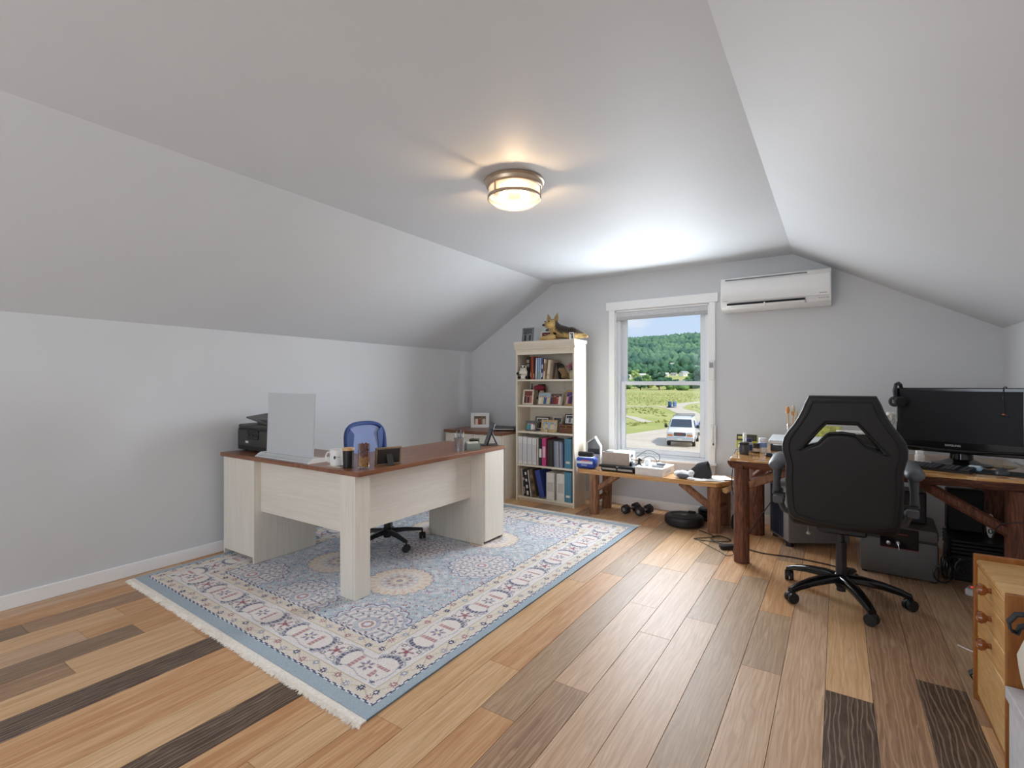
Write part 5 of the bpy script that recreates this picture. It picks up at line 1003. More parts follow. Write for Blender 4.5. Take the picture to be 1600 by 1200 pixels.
o = T('power_brick', 'black laptop power brick on the floor beside the log desk leg', 'power brick', (-.70, 4.10, 0), 30); B().box((0, 0, .018), (.13, .055, .034), .008).done('body', BLACK, o); B().cyl((.06, 0, .018), (.09, .0, .012), .007, .003, 8).done('strain_relief', BLACK, o)
o = T('plug_adapter', 'small black plug adapter on the floor next to the power brick', 'plug', (-.63, 4.02, 0), 60); B().box((0, 0, .022), (.05, .04, .044), .008).done('body', DARK, o); B().cyl((.025, 0, .02), (.05, 0, .02), .006, n=8).done('prong', STEEL, o)

# ------------------------------------------------------------------ gaming chair
GC = T('gaming_chair', 'black leather high-back racing-style office chair seen from behind at the log desk', 'office chair', (.02, 3.52, 0), 0)
LEA = mat('#1A1819', .46, var=.06, scale=60, bump=.1, name='black_leather', spec=.4); GREY = mat('#56585C', .45, var=.04, name='armrest_grey')
five_star(GC, .325, GLOSSB, .036, .145, [(.02, .128, .032, .020), (.10, .128, .031, .020), (.20, .115, .028, .018), (.28, .095, .023, .016), (.335, .074, .018, .013)], 0, 6, .031)
B().cyl((0, 0, .05), (0, 0, .15), .024, n=16).cyl((0, 0, .135), (0, 0, .34), .029, .027, 18).cyl((0, 0, .34), (0, 0, .44), .018, n=14).done('gas_lift', mat('#242426', .35), GC)
B().box((0, -.02, .435), (.24, .26, .04), .01).cyl((-.12, .05, .43), (-.20, .05, .425), .007, n=8).done('mechanism', BLACK, GC)
B().cyl((-.16, -.14, .437), (-.155, -.25, .43), .005, n=8).ball((-.155, -.255, .43), (.012, .02, .009), 8, 6).done('tilt_lever', mat('#B8B4A0', .4), GC)
B().box((0, .03, .505), (.52, .52, .10), .045, None, 4).done('seat', LEA, GC)
def profile(inset=0):
    half = [(.0, 1.190), (.136, 1.190), (.150, 1.160), (.162, 1.125), (.180, 1.085), (.203, 1.043), (.231, 1.003), (.251, .968), (.258, .935), (.257, .90), (.248, .862), (.240, .825), (.241, .78), (.244, .73), (.240, .66), (.235, .59), (.229, .555), (.216, .539), (.14, .519), (.0, .509)]
    half = [(max(0, x*(1-inset/.25)), z + (-inset if z > 1.1 else inset if z < .56 else 0)) for x, z in half]
    return half + [(-x, z) for x, z in half[-2:0:-1]]
HOLE = [(-.062, 1.056), (.062, 1.056), (.100, 1.012), (.192, .912), (.165, .918), (.095, .958), (.052, 1.006), (.0, 1.012), (-.052, 1.006), (-.095, .958), (-.165, .918), (-.192, .912), (-.100, 1.012)]
cu = bpy.data.curves.new('backrest', 'CURVE'); cu.dimensions = '2D'; cu.fill_mode = 'BOTH'; cu.extrude = .034; cu.bevel_depth = .022; cu.bevel_resolution = 4; cu.offset = 0
HOLE2 = [(-.078, 1.078), (.078, 1.078), (.122, 1.024), (.200, .915), (.175, .905), (.098, .935), (.058, .984), (.0, .990), (-.058, .984), (-.098, .935), (-.175, .905), (-.200, .915), (-.122, 1.024)]
for pts in (profile(), HOLE2):
    spn = cu.splines.new('POLY'); spn.points.add(len(pts)-1); spn.use_cyclic_u = True
    for p, (x, z) in zip(spn.points, pts): p.co = (x, z, 0, 1)
tmp = bpy.data.objects.new('tmp', cu); COL.objects.link(tmp); dg = bpy.context.evaluated_depsgraph_get(); me = bpy.data.meshes.new_from_object(tmp.evaluated_get(dg)); bpy.data.objects.remove(tmp)
YB_ = -.285
def bend(x, z, k): return Vector((x, YB_ + k - .05*(z-.5)/.7 , z))
for v in me.vertices: x, z, k = v.co; v.co = bend(x, z, -k)
me.name = 'backrest'; me.materials.clear(); me.materials.append(LEA); me.polygons.foreach_set('use_smooth', [True]*len(me.polygons)); me.set_sharp_from_angle(angle=R(50))
bm = bmesh.new(); bm.from_mesh(me); bmesh.ops.recalc_face_normals(bm, faces=bm.faces); bm.to_mesh(me); bm.free()
bk_ = link('backrest', me, GC)
PIPE = mat('#0E0D0E', .6, name='piping')
B().tube([bend(x, z, -.058) for x, z in profile(.012)], .0045, 6, close=True).done('piping', PIPE, bk_)
B().tube([bend(x*1.06, (z-.98)*1.14+.984, -.059) for x, z in HOLE], .0042, 6, close=True).done('piping', PIPE, bk_)
for s in (-1, 1):
    f = B(); f.rings([[(s*.325 + .045*rr*math.cos(a), y, .79 + zz + .034*rr*math.sin(a)) for a in [k*math.pi/7 for k in range(14)]] for y, rr, zz in ((-.20, .35, -.008), (-.185, .8, -.004), (-.15, 1, 0), (.08, 1, .012), (.14, .85, .016), (.165, .4, .012))]); f.done('arm_pad', GREY, GC, ang=60)
    f = B(); f.tube([(s*.325, -.10, .765), (s*.330, -.09, .68), (s*.333, -.07, .60)], [.026, .020, .024], 10); f.box((s*.318, -.08, .575), (.06, .10, .05), .008); f.tube([(s*.32, -.06, .57), (s*.30, -.02, .50), (s*.22, .0, .455)], [.018, .018, .018], 8); f.done('arm_bracket', GREY if s > 0 else mat('#4A4C50', .35), GC)
    B().cyl((s*.283, -.10, .60), (s*.345, -.10, .60), .016, n=12).done('pivot_bolt', BLACK, GC)

# ------------------------------------------------------------------ pine chest of drawers by the camera
PINE2 = wood('pine_y', '#DAA864', '#EEC68A', 'y', 1.6, .35, '#B57E3E', 9, bump=.04, rings=1.8); PINE2X = wood('pine_x', '#DAA868', '#EEC88E', 'x', 1.6, .3, '#B57E3E', 9, bump=.04, rings=1.8); PINEZ = wood('pine_z', '#945A28', '#AC7036', 'z', 1.6, .4, '#7A461E', 9, bump=.04)
k_ = Vector((.72, 2.475, 0)); CH = T('pine_chest', 'small honey pine chest of drawers with round wooden knobs beside the log desk', 'chest of drawers', k_)
for y0, y1 in ((2.235, 2.257), (2.693, 2.715)): B(k_).bb(.462, .96, y0, y1, 0, .588, .003).done('side_panel', PINEZ, CH)
B(k_).bb(.468, .955, 2.2575, 2.6925, .548, .570, .008, 2).done('chest_top', PINE2X, CH); B(k_).bb(.94, .952, 2.2575, 2.6925, .02, .547).done('back_panel', PINE2, CH)
for i, (z0, z1, kz) in enumerate(((.462, .543, .515), (.366, .458, .412), (.262, .362, .312))):
    dr = B(k_).bb(.472, .49, 2.260, 2.690, z0, z1, .003).done('drawer', PINE2, CH); B(k_).bb(.49, .90, 2.27, 2.68, z0+.004, z1-.01).done('drawer_box', PINE2X, dr)
    B().lathe([(.010, 0), (.009, .010), (.018, .018), (.022, .028), (.018, .038), (.008, .043), (.001, .0435)], Vector((.472, 2.478, kz)) - k_, 18, rotm(0, -90, 0)).done('knob', mat('#8C4E22', .2, var=.12, scale=30, coat=.5, name='knob_wood'), dr)
dr = B(k_).bb(.472, .49, 2.260, 2.690, .03, .258, .003).done('drawer', PINE2, CH)
B(k_).bb(.478, .492, 2.2575, 2.6925, 0, .029).done('plinth', PINEZ, CH)
o = T('white_storage_box', 'white cardboard box against the side of the pine chest', 'box', (.62, 2.02, 0)); f = B(); f.bb(-.155, .20, -.15, .20, 0, .27, .002); f.done('body', mat('#D9D9DD', .7), o); B().bb(-.163, .21, -.16, .208, .255, .293, .002).done('lid', mat('#CFCDD2', .6), o)
o = T('canvas_tote', 'off-white canvas bag with a black strap set on the white storage box', 'bag', (.64, 2.04, .301)); f = B(); f.rings([[(-.15, -.13, 0), (.19, -.13, 0), (.19, .14, 0), (-.15, .14, 0)], [(-.165, -.14, .12), (.2, -.14, .12), (.2, .15, .12), (-.165, .15, .12)], [(-.13, -.10, .24), (.18, -.1, .25), (.18, .11, .25), (-.13, .11, .24)]]); bmesh.ops.subdivide_edges(f.bm, edges=f.bm.edges[:], cuts=2, use_grid_fill=True); f.jitter(.008, 12); f.done('fabric', mat('#E2DDD0', .85, var=.04, scale=200), o, ang=60)
def strap(pts, w, t=.0025):
    P = [Vector(p) for p in pts]; out = []
    for i, p in enumerate(P):
        tn = (P[min(i+1, len(P)-1)] - P[max(i-1, 0)]).normalized(); a = Vector((0, 1, 0)); a = (a - tn*a.dot(tn)).normalized(); n = tn.cross(a)
        out.append([p+a*w+n*t, p-a*w+n*t, p-a*w-n*t, p+a*w-n*t])
    return B().rings(out)
strap([(-.11, .09, .235), (-.15, .09, .268), (-.178, .09, .262), (-.195, .09, .235), (-.190, .09, .21), (-.176, .09, .205), (-.170, .09, .225), (-.150, .09, .235)], .016).done('strap', mat('#1C1E24', .8, name='black_webbing'), o, ang=50)
o = T('black_strap', 'black strap loop lying on the floor behind the pine chest', 'strap', (.50, 2.80, 0)); strap([(.02, 0, .006), (-.02, 0, .03), (-.035, 0, .055), (-.015, 0, .075), (.03, 0, .07), (.06, 0, .03), (.08, 0, .006)], .018).done('webbing', BLACK, o, ang=50)

# ------------------------------------------------------------------ air conditioner
a_ = Vector((-.465, 4.92, 1.93)); AC = T('air_conditioner', 'white wall-mounted split air conditioner beside the window', 'air conditioner', a_)
ACW = mat('#EAEAEA', .35, var=.01, name='ac_white'); Mx = Matrix.Translation((-.888, 0, 0)) @ rotm(90, 0, 90)
f = B(a_).prism([(5.018, 1.94), (5.018, 2.243), (4.86, 2.243), (4.822, 2.228), (4.812, 2.19), (4.812, 2.02), (4.83, 1.965), (4.90, 1.935)], .848, Mx, .006); f.done('body', ACW, AC)
B(a_).prism([(4.8105, 2.195), (4.803, 2.19), (4.800, 2.02), (4.806, 2.012), (4.8105, 2.012)], .83, Matrix.Translation((-.880, 0, 0)) @ rotm(90, 0, 90)).done('front_panel', mat('#EEEEEE', .3, var=.01), AC)
B(a_).box((-.53, 4.812, 2.212), (.64, .006, .007), 0, rotm(20)).done('intake_slot', mat('#6A6A6C', .6), AC)
B(a_).box((-.53, 4.826, 1.985), (.61, .034, .040), .002, rotm(28)).done('air_outlet', mat('#1C1C1E', .7), AC)
fl_ = B(a_).box((-.53, 4.806, 1.972), (.61, .030, .006), .002, rotm(-30)).done('louver', ACW, AC); B(a_).box((-.53, 4.825, 1.958), (.61, .03, .006), .002, rotm(-20)).done('louver', ACW, AC)
B(a_).box((-.53, 4.806, 1.976), (.012, .02, .03), .002).done('louver_clip', ACW, AC)
for x in (-.12, -.105, -.09, -.07, -.06): B(a_).box((x, 4.8135, 1.99), (.008, .003, .005), 0, rotm(18)).done('indicator_light', mat('#9A9A9C', .5), AC)
B(a_).box((-.095, 4.7995, 2.03), (.05, .001, .006)).done('name_mark', mat('#A8A8AA', .5), AC); B(a_).box((-.845, 4.7995, 2.022), (.04, .001, .004)).done('name_mark', mat('#B0B0B2', .5), AC)

# ------------------------------------------------------------------ ceiling lamp
cl_ = Vector((-1.53, 2.345, zc)); CL = T('ceiling_lamp', 'round brushed nickel flush-mount ceiling lamp with glowing glass shade', 'lamp', cl_)
NICK = mat('#C8B49E', .38, .85, var=.05, name='brushed_nickel')
B().lathe([(.150, -.0005), (.168, -.004), (.170, -.012), (.163, -.018), (.160, -.034), (.156, -.040), (.150, -.044), (.001, -.044)], n=48).done('canopy', NICK, CL)
def lampglass(name, e):
    m = bpy.data.materials.new(name); m.use_nodes = True; t = m.node_tree; t.nodes.clear(); L = t.links
    o = _n(t, 'ShaderNodeOutputMaterial'); tr = _n(t, 'ShaderNodeBsdfTransparent'); em = _n(t, 'ShaderNodeEmission'); df = _n(t, 'ShaderNodeBsdfTranslucent'); a = _n(t, 'ShaderNodeMixShader'); b = _n(t, 'ShaderNodeAddShader')
    a.inputs[0].default_value = .035; L.new(tr.outputs[0], a.inputs[1]); L.new(df.outputs[0], a.inputs[2]); df.inputs[0].default_value = (1, .93, .82, 1); em.inputs[0].default_value = (1, .88, .74, 1); em.inputs[1].default_value = e
    L.new(a.outputs[0], b.inputs[0]); L.new(em.outputs[0], b.inputs[1]); L.new(b.outputs[0], o.inputs[0]); return m
B().lathe([(.146, -.0445), (.143, -.085), (.140, -.105), (.12, -.128), (.08, -.141), (.001, -.146)], n=48).done('glass_shade', lampglass('lamp_glass', .14), CL)
B().lathe([(.1445, -.086), (.151, -.088), (.152, -.102), (.146, -.105), (.1445, -.1)], n=48, cap=False).done('lower_ring', NICK, CL)
for i in range(3):
    a = R(20 + 120*i); B().box((.152*math.cos(a), .152*math.sin(a), -.075), (.006, .010, .075), .001, rotm(0, 0, 20+120*i)).done('clip_post', NICK, CL)
for s in (-1, 1):
    B().lathe([(.001, -.026), (.014, -.022), (.026, -.004), (.028, .010), (.018, .030), (.013, .045), (.001, .045)], (s*.062, s*.026, -.088), 16, rotm(0, s*-35, 20)).done('bulb', mat('#FFF4E0', .4, emit=('#FFE2B8', 7)), CL)
lamp('lamp_glow', 'POINT', cl_ + Vector((0, 0, -.104)), LAMP, (1, .66, .36), shadow_soft_size=.018)

# ------------------------------------------------------------------ outside the window
GZ = -3.45
def ground_h(x, y):
    ys = (-60, 320, 430, 520, 800, 860, 1180, 1560, 2600); zs = (GZ, GZ, -4.0, 1.0, 19, 29, 92, 139, 132)
    h = float(np.interp(y, ys, zs))
    if y > 860: h += 10*mnoise.noise(Vector((x*.0025+3.0, y*.002, 0)))*min(1, (y-860)/400)
    return h
def field_mat(name, a, b, c, s1, s2):
    m = bpy.data.materials.new(name); m.use_nodes = True; t = m.node_tree; p = t.nodes['Principled BSDF']; L = t.links
    tx = _n(t, 'ShaderNodeTexCoord'); n1 = _n(t, 'ShaderNodeTexNoise'); n1.inputs['Scale'].default_value = s1; n1.inputs['Detail'].default_value = 5
    n2 = _n(t, 'ShaderNodeTexNoise'); n2.inputs['Scale'].default_value = s2; n2.inputs['Detail'].default_value = 3
    L.new(tx.outputs['Object'], n1.inputs['Vector']); L.new(tx.outputs['Object'], n2.inputs['Vector'])
    r1 = _n(t, 'ShaderNodeValToRGB'); r1.color_ramp.elements[0].position = .38; r1.color_ramp.elements[1].position = .62
    r1.color_ramp.elements[0].color = (*lin(a), 1); r1.color_ramp.elements[1].color = (*lin(b), 1); L.new(n1.outputs[0], r1.inputs[0])
    r2 = _n(t, 'ShaderNodeValToRGB'); r2.color_ramp.elements[0].position = .45; r2.color_ramp.elements[1].position = .7; L.new(n2.outputs[0], r2.inputs[0])
    mm = _n(t, 'ShaderNodeMath', operation='MULTIPLY'); mm.inputs[1].default_value = .6; L.new(r2.outputs[0], mm.inputs[0])
    mx_ = _n(t, 'ShaderNodeMix', data_type='RGBA'); L.new(mm.outputs[0], mx_.inputs[0]); L.new(r1.outputs[0], mx_.inputs[6]); mx_.inputs[7].default_value = (*lin(c), 1)
    L.new(mx_.outputs[2], p.inputs['Base Color']); p.inputs['Roughness'].default_value = .95; p.inputs['Specular IOR Level'].default_value = .1; return m
xs = np.concatenate([np.linspace(-900, -60, 16), np.linspace(-50, 30, 17), np.linspace(60, 700, 10)]); ysg = np.concatenate([np.linspace(-50, 320, 40), np.linspace(340, 2600, 80)])
vs = [(x, y, ground_h(x, y)) for y in ysg for x in xs]; nxx = len(xs)
fs = [(j*nxx+i, j*nxx+i+1, (j+1)*nxx+i+1, (j+1)*nxx+i) for j in range(len(ysg)-1) for i in range(nxx-1)]
me = bpy.data.meshes.new('field'); me.from_pydata(vs, [], fs); me.materials.append(field_mat('meadow', '#AEB268', '#CAC282', '#98A860', .035, .35)); me.polygons.foreach_set('use_smooth', [True]*len(me.polygons))
S(link('field', me))
def flat(name, poly, m, z): b = B(); b.bm.faces.new([b.bm.verts.new((x, y, z)) for x, y in poly]); return S(b.done(name, m, ang=0))
GRAV = field_mat('gravel', '#D6C8B4', '#E2D4C0', '#C4B8A8', .5, 6)
flat('driveway', [(-40, 10), (30, 10), (30, 56), (-9, 58), (-13.6, 56.5), (-15.0, 53), (-16.5, 44.4), (-22, 38), (-40, 33)], GRAV, GZ+.02)
def ribbon(name, pts, w):
    P = [Vector((*p, GZ+.03)) for p in pts]; sm = []
    for k in range(len(P)-1):
        a, b, c, d = P[max(k-1, 0)], P[k], P[k+1], P[min(k+2, len(P)-1)]; sm += interpolate_bezier(b, b+(c-a)/6, c-(d-b)/6, c, 5)[:-1]
    sm.append(P[-1]); b = B(); L_, R_ = [], []
    for i, p in enumerate(sm):
        t = (sm[min(i+1, len(sm)-1)] - sm[max(i-1, 0)]).normalized(); n = Vector((-t.y, t.x, 0)); ww = w*(.5+.16*mnoise.noise(p*.2)); L_.append(b.bm.verts.new(p+n*ww)); R_.append(b.bm.verts.new(p-n*ww))
    for i in range(len(sm)-1): b.bm.faces.new((L_[i], R_[i], R_[i+1], L_[i+1]))
    return S(b.done(name, GRAV, ang=0))
ribbon('path', [(-12.5, 55), (-14.2, 62.5), (-17.4, 74.2), (-21.8, 86.6), (-26.5, 98), (-29.2, 111), (-30.4, 126), (-28, 142), (-20, 152)], 3.2)
ribbon('path', [(-27.5, 99), (-31, 103), (-36, 100), (-42, 98)], 2.6); ribbon('path', [(-30, 73), (-25.3, 69), (-22, 64), (-19.6, 60)], 1.6)

# van
v_ = (-10.2, 40.25, GZ+.02); VN = T('van', 'white cargo van with roof rack parked facing the house on the gravel drive', 'van', v_, 9)
VW = mat('#EDEDEC', .25, var=.01, name='van_white', coat=.5)
def vring(y, zt, wt, zb, wb, z0): return [(-wb*.97, y, z0), (-wb, y, (z0+zb)/2), (-wb, y, zb), (-wt, y, zt-.10), (-wt*.86, y, zt), (wt*.86, y, zt), (wt, y, zt-.10), (wb, y, zb), (wb, y, (z0+zb)/2), (wb*.97, y, z0)]
B().rings([vring(-2.70, 1.08, .90, .85, .93, .45), vring(-2.62, 1.18, .93, .95, .98, .42), vring(-1.95, 1.36, .94, 1.15, 1.0, .40), vring(-1.80, 1.42, .93, 1.2, 1.0, .40), vring(-1.20, 2.02, .80, 1.3, 1.0, .40), vring(-.95, 2.10, .80, 1.3, 1.0, .40), vring(2.4, 2.10, .82, 1.3, 1.0, .40), vring(2.72, 2.02, .80, 1.3, .97, .45)]).done('body', VW, VN, ang=40)
VG = mat('#3E4A56', .08, var=.15, scale=2, name='van_glass')
B().rings([[(-.80, -1.845, 1.46), (.80, -1.845, 1.46), (.70, -1.285, 1.985), (-.70, -1.285, 1.985)], [(-.80, -1.80, 1.44), (.80, -1.80, 1.44), (.70, -1.24, 1.965), (-.70, -1.24, 1.965)]]).done('windshield', VG, VN, ang=0)
for s in (-1, 1):
    B().rings([[(s*.985, -1.45, 1.38), (s*.985, -.55, 1.38), (s*.865, -.55, 1.90), (s*.865, -1.05, 1.90)], [(s*.95, -1.45, 1.38), (s*.95, -.55, 1.38), (s*.83, -.55, 1.90), (s*.83, -1.05, 1.90)]]).done('side_window', VG, VN, ang=0)
    B().box((s*.70, -2.685, 1.02), (.40, .09, .16), .02).done('headlight', mat('#C9CCD0', .1, .3, name='lamp_clear'), VN); B().box((s*.70, -2.70, .87), (.40, .09, .12), .02).done('turn_signal', mat('#C8742A', .2, name='amber'), VN)
    B().box((s*1.16, -1.42, 1.46), (.22, .12, .26), .04).box((s*1.02, -1.40, 1.40), (.14, .05, .05), .01).done('mirror', BLACK, VN)
    for y in (-1.75, 1.75):
        w = B().lathe([(.20, -.11), (.37, -.11), (.38, -.06), (.38, .06), (.37, .11), (.20, .11)], (s*.90, y, .38), 24, rotm(0, 90)).done('wheel', mat('#232325', .8), VN); B().lathe([(.20, -.02), (.19, .03), (.06, .06), (.001, .06)], (s*(.90+.08), y, .38), 18, rotm(0, 90*s)).done('hubcap', mat('#B4B4B4', .3, .7), w)
g_ = B().box((0, -2.71, .96), (.86, .10, .26), .03).done('grille', mat('#3A3C42', .3), VN); f = B()
for z in (.90, .96, 1.02): f.box((0, -2.762, z), (.80, .012, .014))
f.done('grille_bars', mat('#7A7C80', .3, .6), g_)['kind'] = 'stuff'
text('GMC', .20, mat('#B83434', .35, name='badge_red'), g_, (0, -2.775, .965), (90, 0, 0), 'badge')
B().box((0, -2.76, .60), (1.92, .20, .24), .05, None, 2).done('bumper', mat('#C4C6C8', .25, .6, name='bumper_silver'), VN); B().box((0, -2.74, .44), (1.7, .12, .10), .02).done('air_dam', BLACK, VN); B().box((0, -2.866, .60), (.34, .012, .15), .004).done('licence_plate', mat('#C8D0C4', .5), VN)
f = B()
for y in (-.6, .8, 2.0): f.cyl((-.72, y, 2.24), (.72, y, 2.24), .022, n=8)
for s in (-1, 1):
    f.cyl((s*.70, -.7, 2.24), (s*.70, 2.1, 2.24), .022, n=8)
    for y in (-.6, .8, 2.0): f.cyl((s*.70, y, 2.08), (s*.70, y, 2.24), .02, n=8)
f.done('roof_rack', mat('#8A8C90', .4, .5), VN)
# trailer with tarp, blue drums
TR = T('trailer', 'silver utility trailer with a blue tarp bundle parked beyond the van', 'trailer', (-9.9, 48.5, GZ+.02), 10)
f = B(); f.bb(-1.0, 1.0, -1.6, 1.6, .50, .58); f.bb(-1.0, -.94, -1.6, 1.6, .58, 1.0); f.bb(.94, 1.0, -1.6, 1.6, .58, 1.0); f.bb(-.94, .94, -1.6, -1.54, .58, 1.0); f.bb(-.94, .94, 1.54, 1.6, .58, 1.0); f.done('bed', mat('#A8ACB4', .4, .3), TR)
for s in (-1, 1): B().lathe([(.12, -.09), (.30, -.09), (.31, 0), (.30, .09), (.12, .09)], (s*1.12, .1, .31), 18, rotm(0, 90)).done('wheel', mat('#232325', .8), TR)
f = B().ball((0, 0, 1.05), (.92, 1.4, .55), 14, 10); f.jitter(.16, 1.6).done('tarp', mat('#4A68B8', .5, var=.15, scale=3), TR)
for i, (x, y) in enumerate(((-28.9, 103.2), (-28.1, 103.9))):
    o = T('drum', ['blue steel drum by the path fork', 'paler blue drum behind the first at the path fork'][i], 'drum', (x, y, GZ)); f = B().lathe([(.36, 0), (.38, .02), (.38, .35), (.395, .37), (.38, .39), (.38, .72), (.395, .74), (.38, .76), (.38, 1.08), (.36, 1.1), (.001, 1.09)], n=20); f.done('barrel', mat(['#3A5A86', '#6E8CB0'][i], .4), o)
    B().cyl((.15, 0, 1.09), (.15, 0, 1.12), .04, n=10).done('bung', DARK, o)
# rough grass tufts in the meadow
rg = random.Random(21); vs, fs = [], []
PATHP = [(-14.2, 62.5), (-17.4, 74.2), (-21.8, 86.6), (-26.5, 98), (-29.2, 111), (-30.4, 126), (-28, 142), (-31, 103), (-36, 100), (-25.3, 69), (-22, 64), (-15.8, 68), (-19.6, 80), (-24, 92), (-30, 119), (-29.5, 134)]
for i in range(2600):
    y = 45 + 210*rg.random()**1.6; x = -.30*y + rg.uniform(-.13, .13)*y - 2
    if y < 58 and x > -19: continue
    if min(math.hypot(x-a, (y-b)*.45) for a, b in PATHP) < 3.2: continue
    h = rg.uniform(.08, .26); k = len(vs)
    for j in range(3):
        a = rg.uniform(0, 6.28); w = rg.uniform(.1, .35); n0 = len(vs); dx, dy = math.cos(a)*w, math.sin(a)*w
        vs += [(x-dx, y-dy, GZ), (x+dx, y+dy, GZ), (x+dx*.3+rg.uniform(-.1, .1), y+dy*.3, GZ+h)]; fs.append((n0, n0+1, n0+2))
me = bpy.data.meshes.new('grass'); me.from_pydata(vs, [], fs); me.materials.append(field_mat('tuft', '#8E9E54', '#B6B06A', '#C8B87E', .06, 1.5)); o = link('grass', me); tag(o, 'rough meadow grass growing beyond the gravel drive', 'grass', kind='stuff')
# tree line, houses, forest
def ico(sub):
    b = bmesh.new(); bmesh.ops.create_icosphere(b, subdivisions=sub, radius=1); v = np.array([x.co[:] for x in b.verts]); f = np.array([[x.index for x in q.verts] for q in b.faces]); b.free(); return v, f
IV, IF = ico(1); IV2, IF2 = ico(2)
TREEM = {k: field_mat('leaf_' + k, a, b, c, .25, .9) for k, a, b, c in (('mid', '#5E8050', '#86A566', '#476848'), ('dark', '#3E5E50', '#587A5E', '#34504A'), ('pale', '#94AC66', '#AEBE78', '#7A9858'))}
TRK = mat('#6A5A48', .9, name='trunk')
def tree(x, y, w, h, kind, label):
    z = ground_h(x, y); r = T('tree', label, 'tree', (x, y, z), 0, 'trees along the far edge of the meadow'); rg_ = random.Random(int(x*7+y)); V, F, k = [], [], 0
    for i in range(16):
        a, q = rg_.uniform(0, 6.28), rg_.random()**.5; zz = h*rg_.uniform(.28, .86); rad = w*.27*(1-.35*(zz/h)); c = np.array([w*.36*q*math.cos(a), w*.36*q*math.sin(a), zz])
        n = np.array([1 + .35*mnoise.noise(Vector(p)*2.3 + Vector((i, x, 0))) for p in IV2]); V.append(IV2*n[:, None]*rad*np.array([1, 1, .9]) + c); F.append(IF2 + k); k += len(IV2)
    me_ = bpy.data.meshes.new('crown'); me_.from_pydata(np.concatenate(V).tolist(), [], np.concatenate(F).tolist()); me_.materials.append(TREEM[kind]); link('crown', me_, r); B().cyl((0, 0, 0), (0, 0, h*.5), w*.05, w*.03, 8).done('trunk', TRK, r)
TL = 'leafy tree in the tree line beyond the meadow'
TLS = {993: 'pale feathery tree rising from the tree line beyond the meadow', 1021: 'tallest dark tree of the tree line beyond the meadow', 1030: 'dark broad tree just beside the tallest one in the tree line', 1016: 'low yellow-green bush at the foot of the tallest tree beyond the meadow', 1106: 'mid-green tree at the van-side end of the tree line', 1095: 'dark round tree at the van-side end of the tree line', 984: 'mid-green bush next to the pale feathery tree', 1083: 'mid-green bush below the white gabled house'}; ti = 0
for (px, w, h, kind, yy) in ((984, 11, 6, 'mid', 440), (993, 7, 14, 'pale', 430), (1001, 8, 9, 'dark', 445), (1013, 9, 10, 'mid', 450), (1021, 8, 15, 'dark', 455), (1030, 10, 13, 'dark', 460), (1016, 5, 3.5, 'pale', 425), (1041, 9, 6, 'dark', 450), (1049, 10, 5, 'mid', 445), (1058, 9, 5, 'dark', 455), (1066, 9, 5, 'mid', 450),
                            (1076, 10, 6, 'dark', 455), (1083, 10, 10, 'mid', 460), (1095, 12, 14, 'dark', 450), (1106, 12, 12, 'mid', 455), (975, 10, 9, 'dark', 450)):
    ti += 1; yy = 405 + (ti*37) % 100
    u = (px-800)/771; fx, fy = -.5502, .8350; t = yy/(fy + u*.5502); tree((fx + u*.8350)*t, yy, w*1.3, h*1.3, kind, TLS.get(px, TL))
HOUSES = []
def house(px, yy, w, d, h, roof, label, rz=0, wall='#E8E6E2'):
    u = (px-800)/771; t = yy/(.8350 + u*.5502); x = (-.5502 + u*.8350)*t; z = ground_h(x, yy); HOUSES.append((x, yy)); r = T('house', label, 'house', (x, yy, z-.3), rz, 'houses below the wooded hill')
    B().bb(-w/2, w/2, -d/2, d/2, 0, h).done('wall', mat(wall, .8, name='siding'), r); M = Matrix.Translation((-w/2-.4, 0, 0)) @ rotm(90, 0, 90)
    B().prism([(-d/2-.5, h), (d/2+.5, h), (0, h+d*.32)], w+.8, M).done('roof', mat(roof, .8), r); n = max(2, int(w/4))
    for i in range(n): B().bb(-w/2+w*(i+.5)/n-.5, -w/2+w*(i+.5)/n+.5, -d/2-.06, -d/2+.02, h*.35, h*.75).done('window', mat('#5A646E', .2), r)
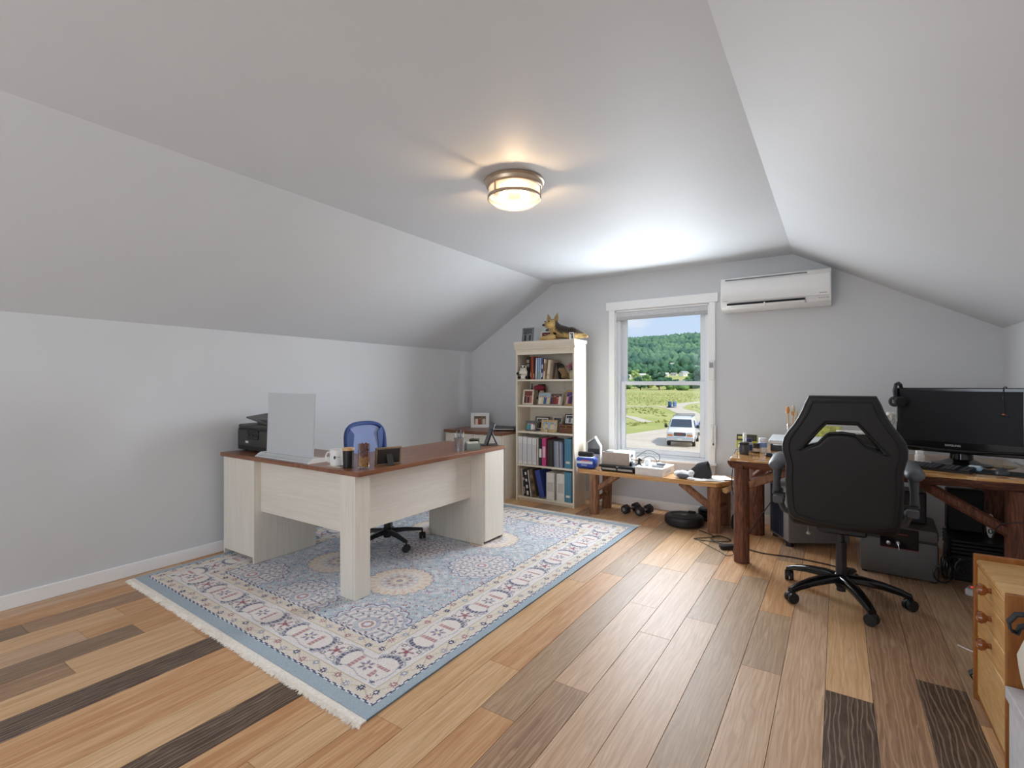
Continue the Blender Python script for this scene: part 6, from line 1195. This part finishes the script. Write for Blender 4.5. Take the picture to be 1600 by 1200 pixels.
for px, yy, w, d, h, rf, lb, rz in ((986, 640, 9, 7, 3.4, '#DAD8D4', 'white house at the edge of the view below the hill', 10), (1002, 670, 12, 7, 3.4, '#E2E0DC', 'long low white house with pale roof on the far meadow', -5), (1018, 700, 6, 5, 2.8, '#D8D4CE', 'tiny white shed between the low houses', 0), (1037, 690, 13, 7, 3.2, '#E4E2DE', 'low white house above the second field', 0),
                                    (1053, 700, 8, 6, 3, '#9A9A98', 'small house with grey roof above the second field', 0), (1069, 690, 11, 8, 4.6, '#B4B8BC', 'white gabled house beside a dark round tree', 60), (1050.5, 860, 6, 6, 7, '#C4C4C2', 'narrow white house high at the forest edge', 0), (1095, 820, 17, 9, 6, '#DEDCD8', 'large white house at the forest edge', 5)):
    house(px, yy, w, d, h, rf, lb, rz)
def far_trees(name, n, y0, y1, x0, x1, r0, r1, m, seed, label):
    rg_ = np.random.RandomState(seed); V, F = [], []; k = 0
    for i in range(n):
        y = y0 + (y1-y0)*rg_.rand(); x = y*(x0 + (x1-x0)*rg_.rand()); r = rg_.uniform(r0, r1)
        if any(abs(x-hx) < 20 and abs(y-hy) < 14 for hx, hy in HOUSES): continue
        hh = rg_.uniform(.9, 1.6); nn = 1 + .3*(rg_.rand(len(IV))-.5)
        V.append(IV*nn[:, None]*np.array([r, r, r*hh]) + np.array([x, y, ground_h(x, y) + r*hh*.8])); F.append(IF + k); k += len(IV)
    V = np.concatenate(V); F = np.concatenate(F); me_ = bpy.data.meshes.new(name); me_.vertices.add(len(V)); me_.vertices.foreach_set('co', V.ravel().astype(np.float32)); me_.loops.add(F.size); me_.loops.foreach_set('vertex_index', F.ravel().astype(np.int32))
    me_.polygons.add(len(F)); me_.polygons.foreach_set('loop_start', np.arange(0, F.size, 3)); me_.polygons.foreach_set('loop_total', np.full(len(F), 3)); me_.update(calc_edges=True); me_.materials.append(m); tag(link(name, me_), label, 'forest', kind='stuff')
far_trees('forest', 5200, 862, 1620, -.46, -.14, 4.5, 8, field_mat('leaf_forest', '#4C7060', '#7A9C76', '#44645C', .02, .12), 1, 'dense green forest covering the hillside under the sky')
far_trees('woods', 420, 760, 838, -.46, -.14, 3, 5.5, field_mat('leaf_woods', '#476C54', '#5E8460', '#34544A', .03, .15), 2, 'dark trees along the foot of the wooded hill')
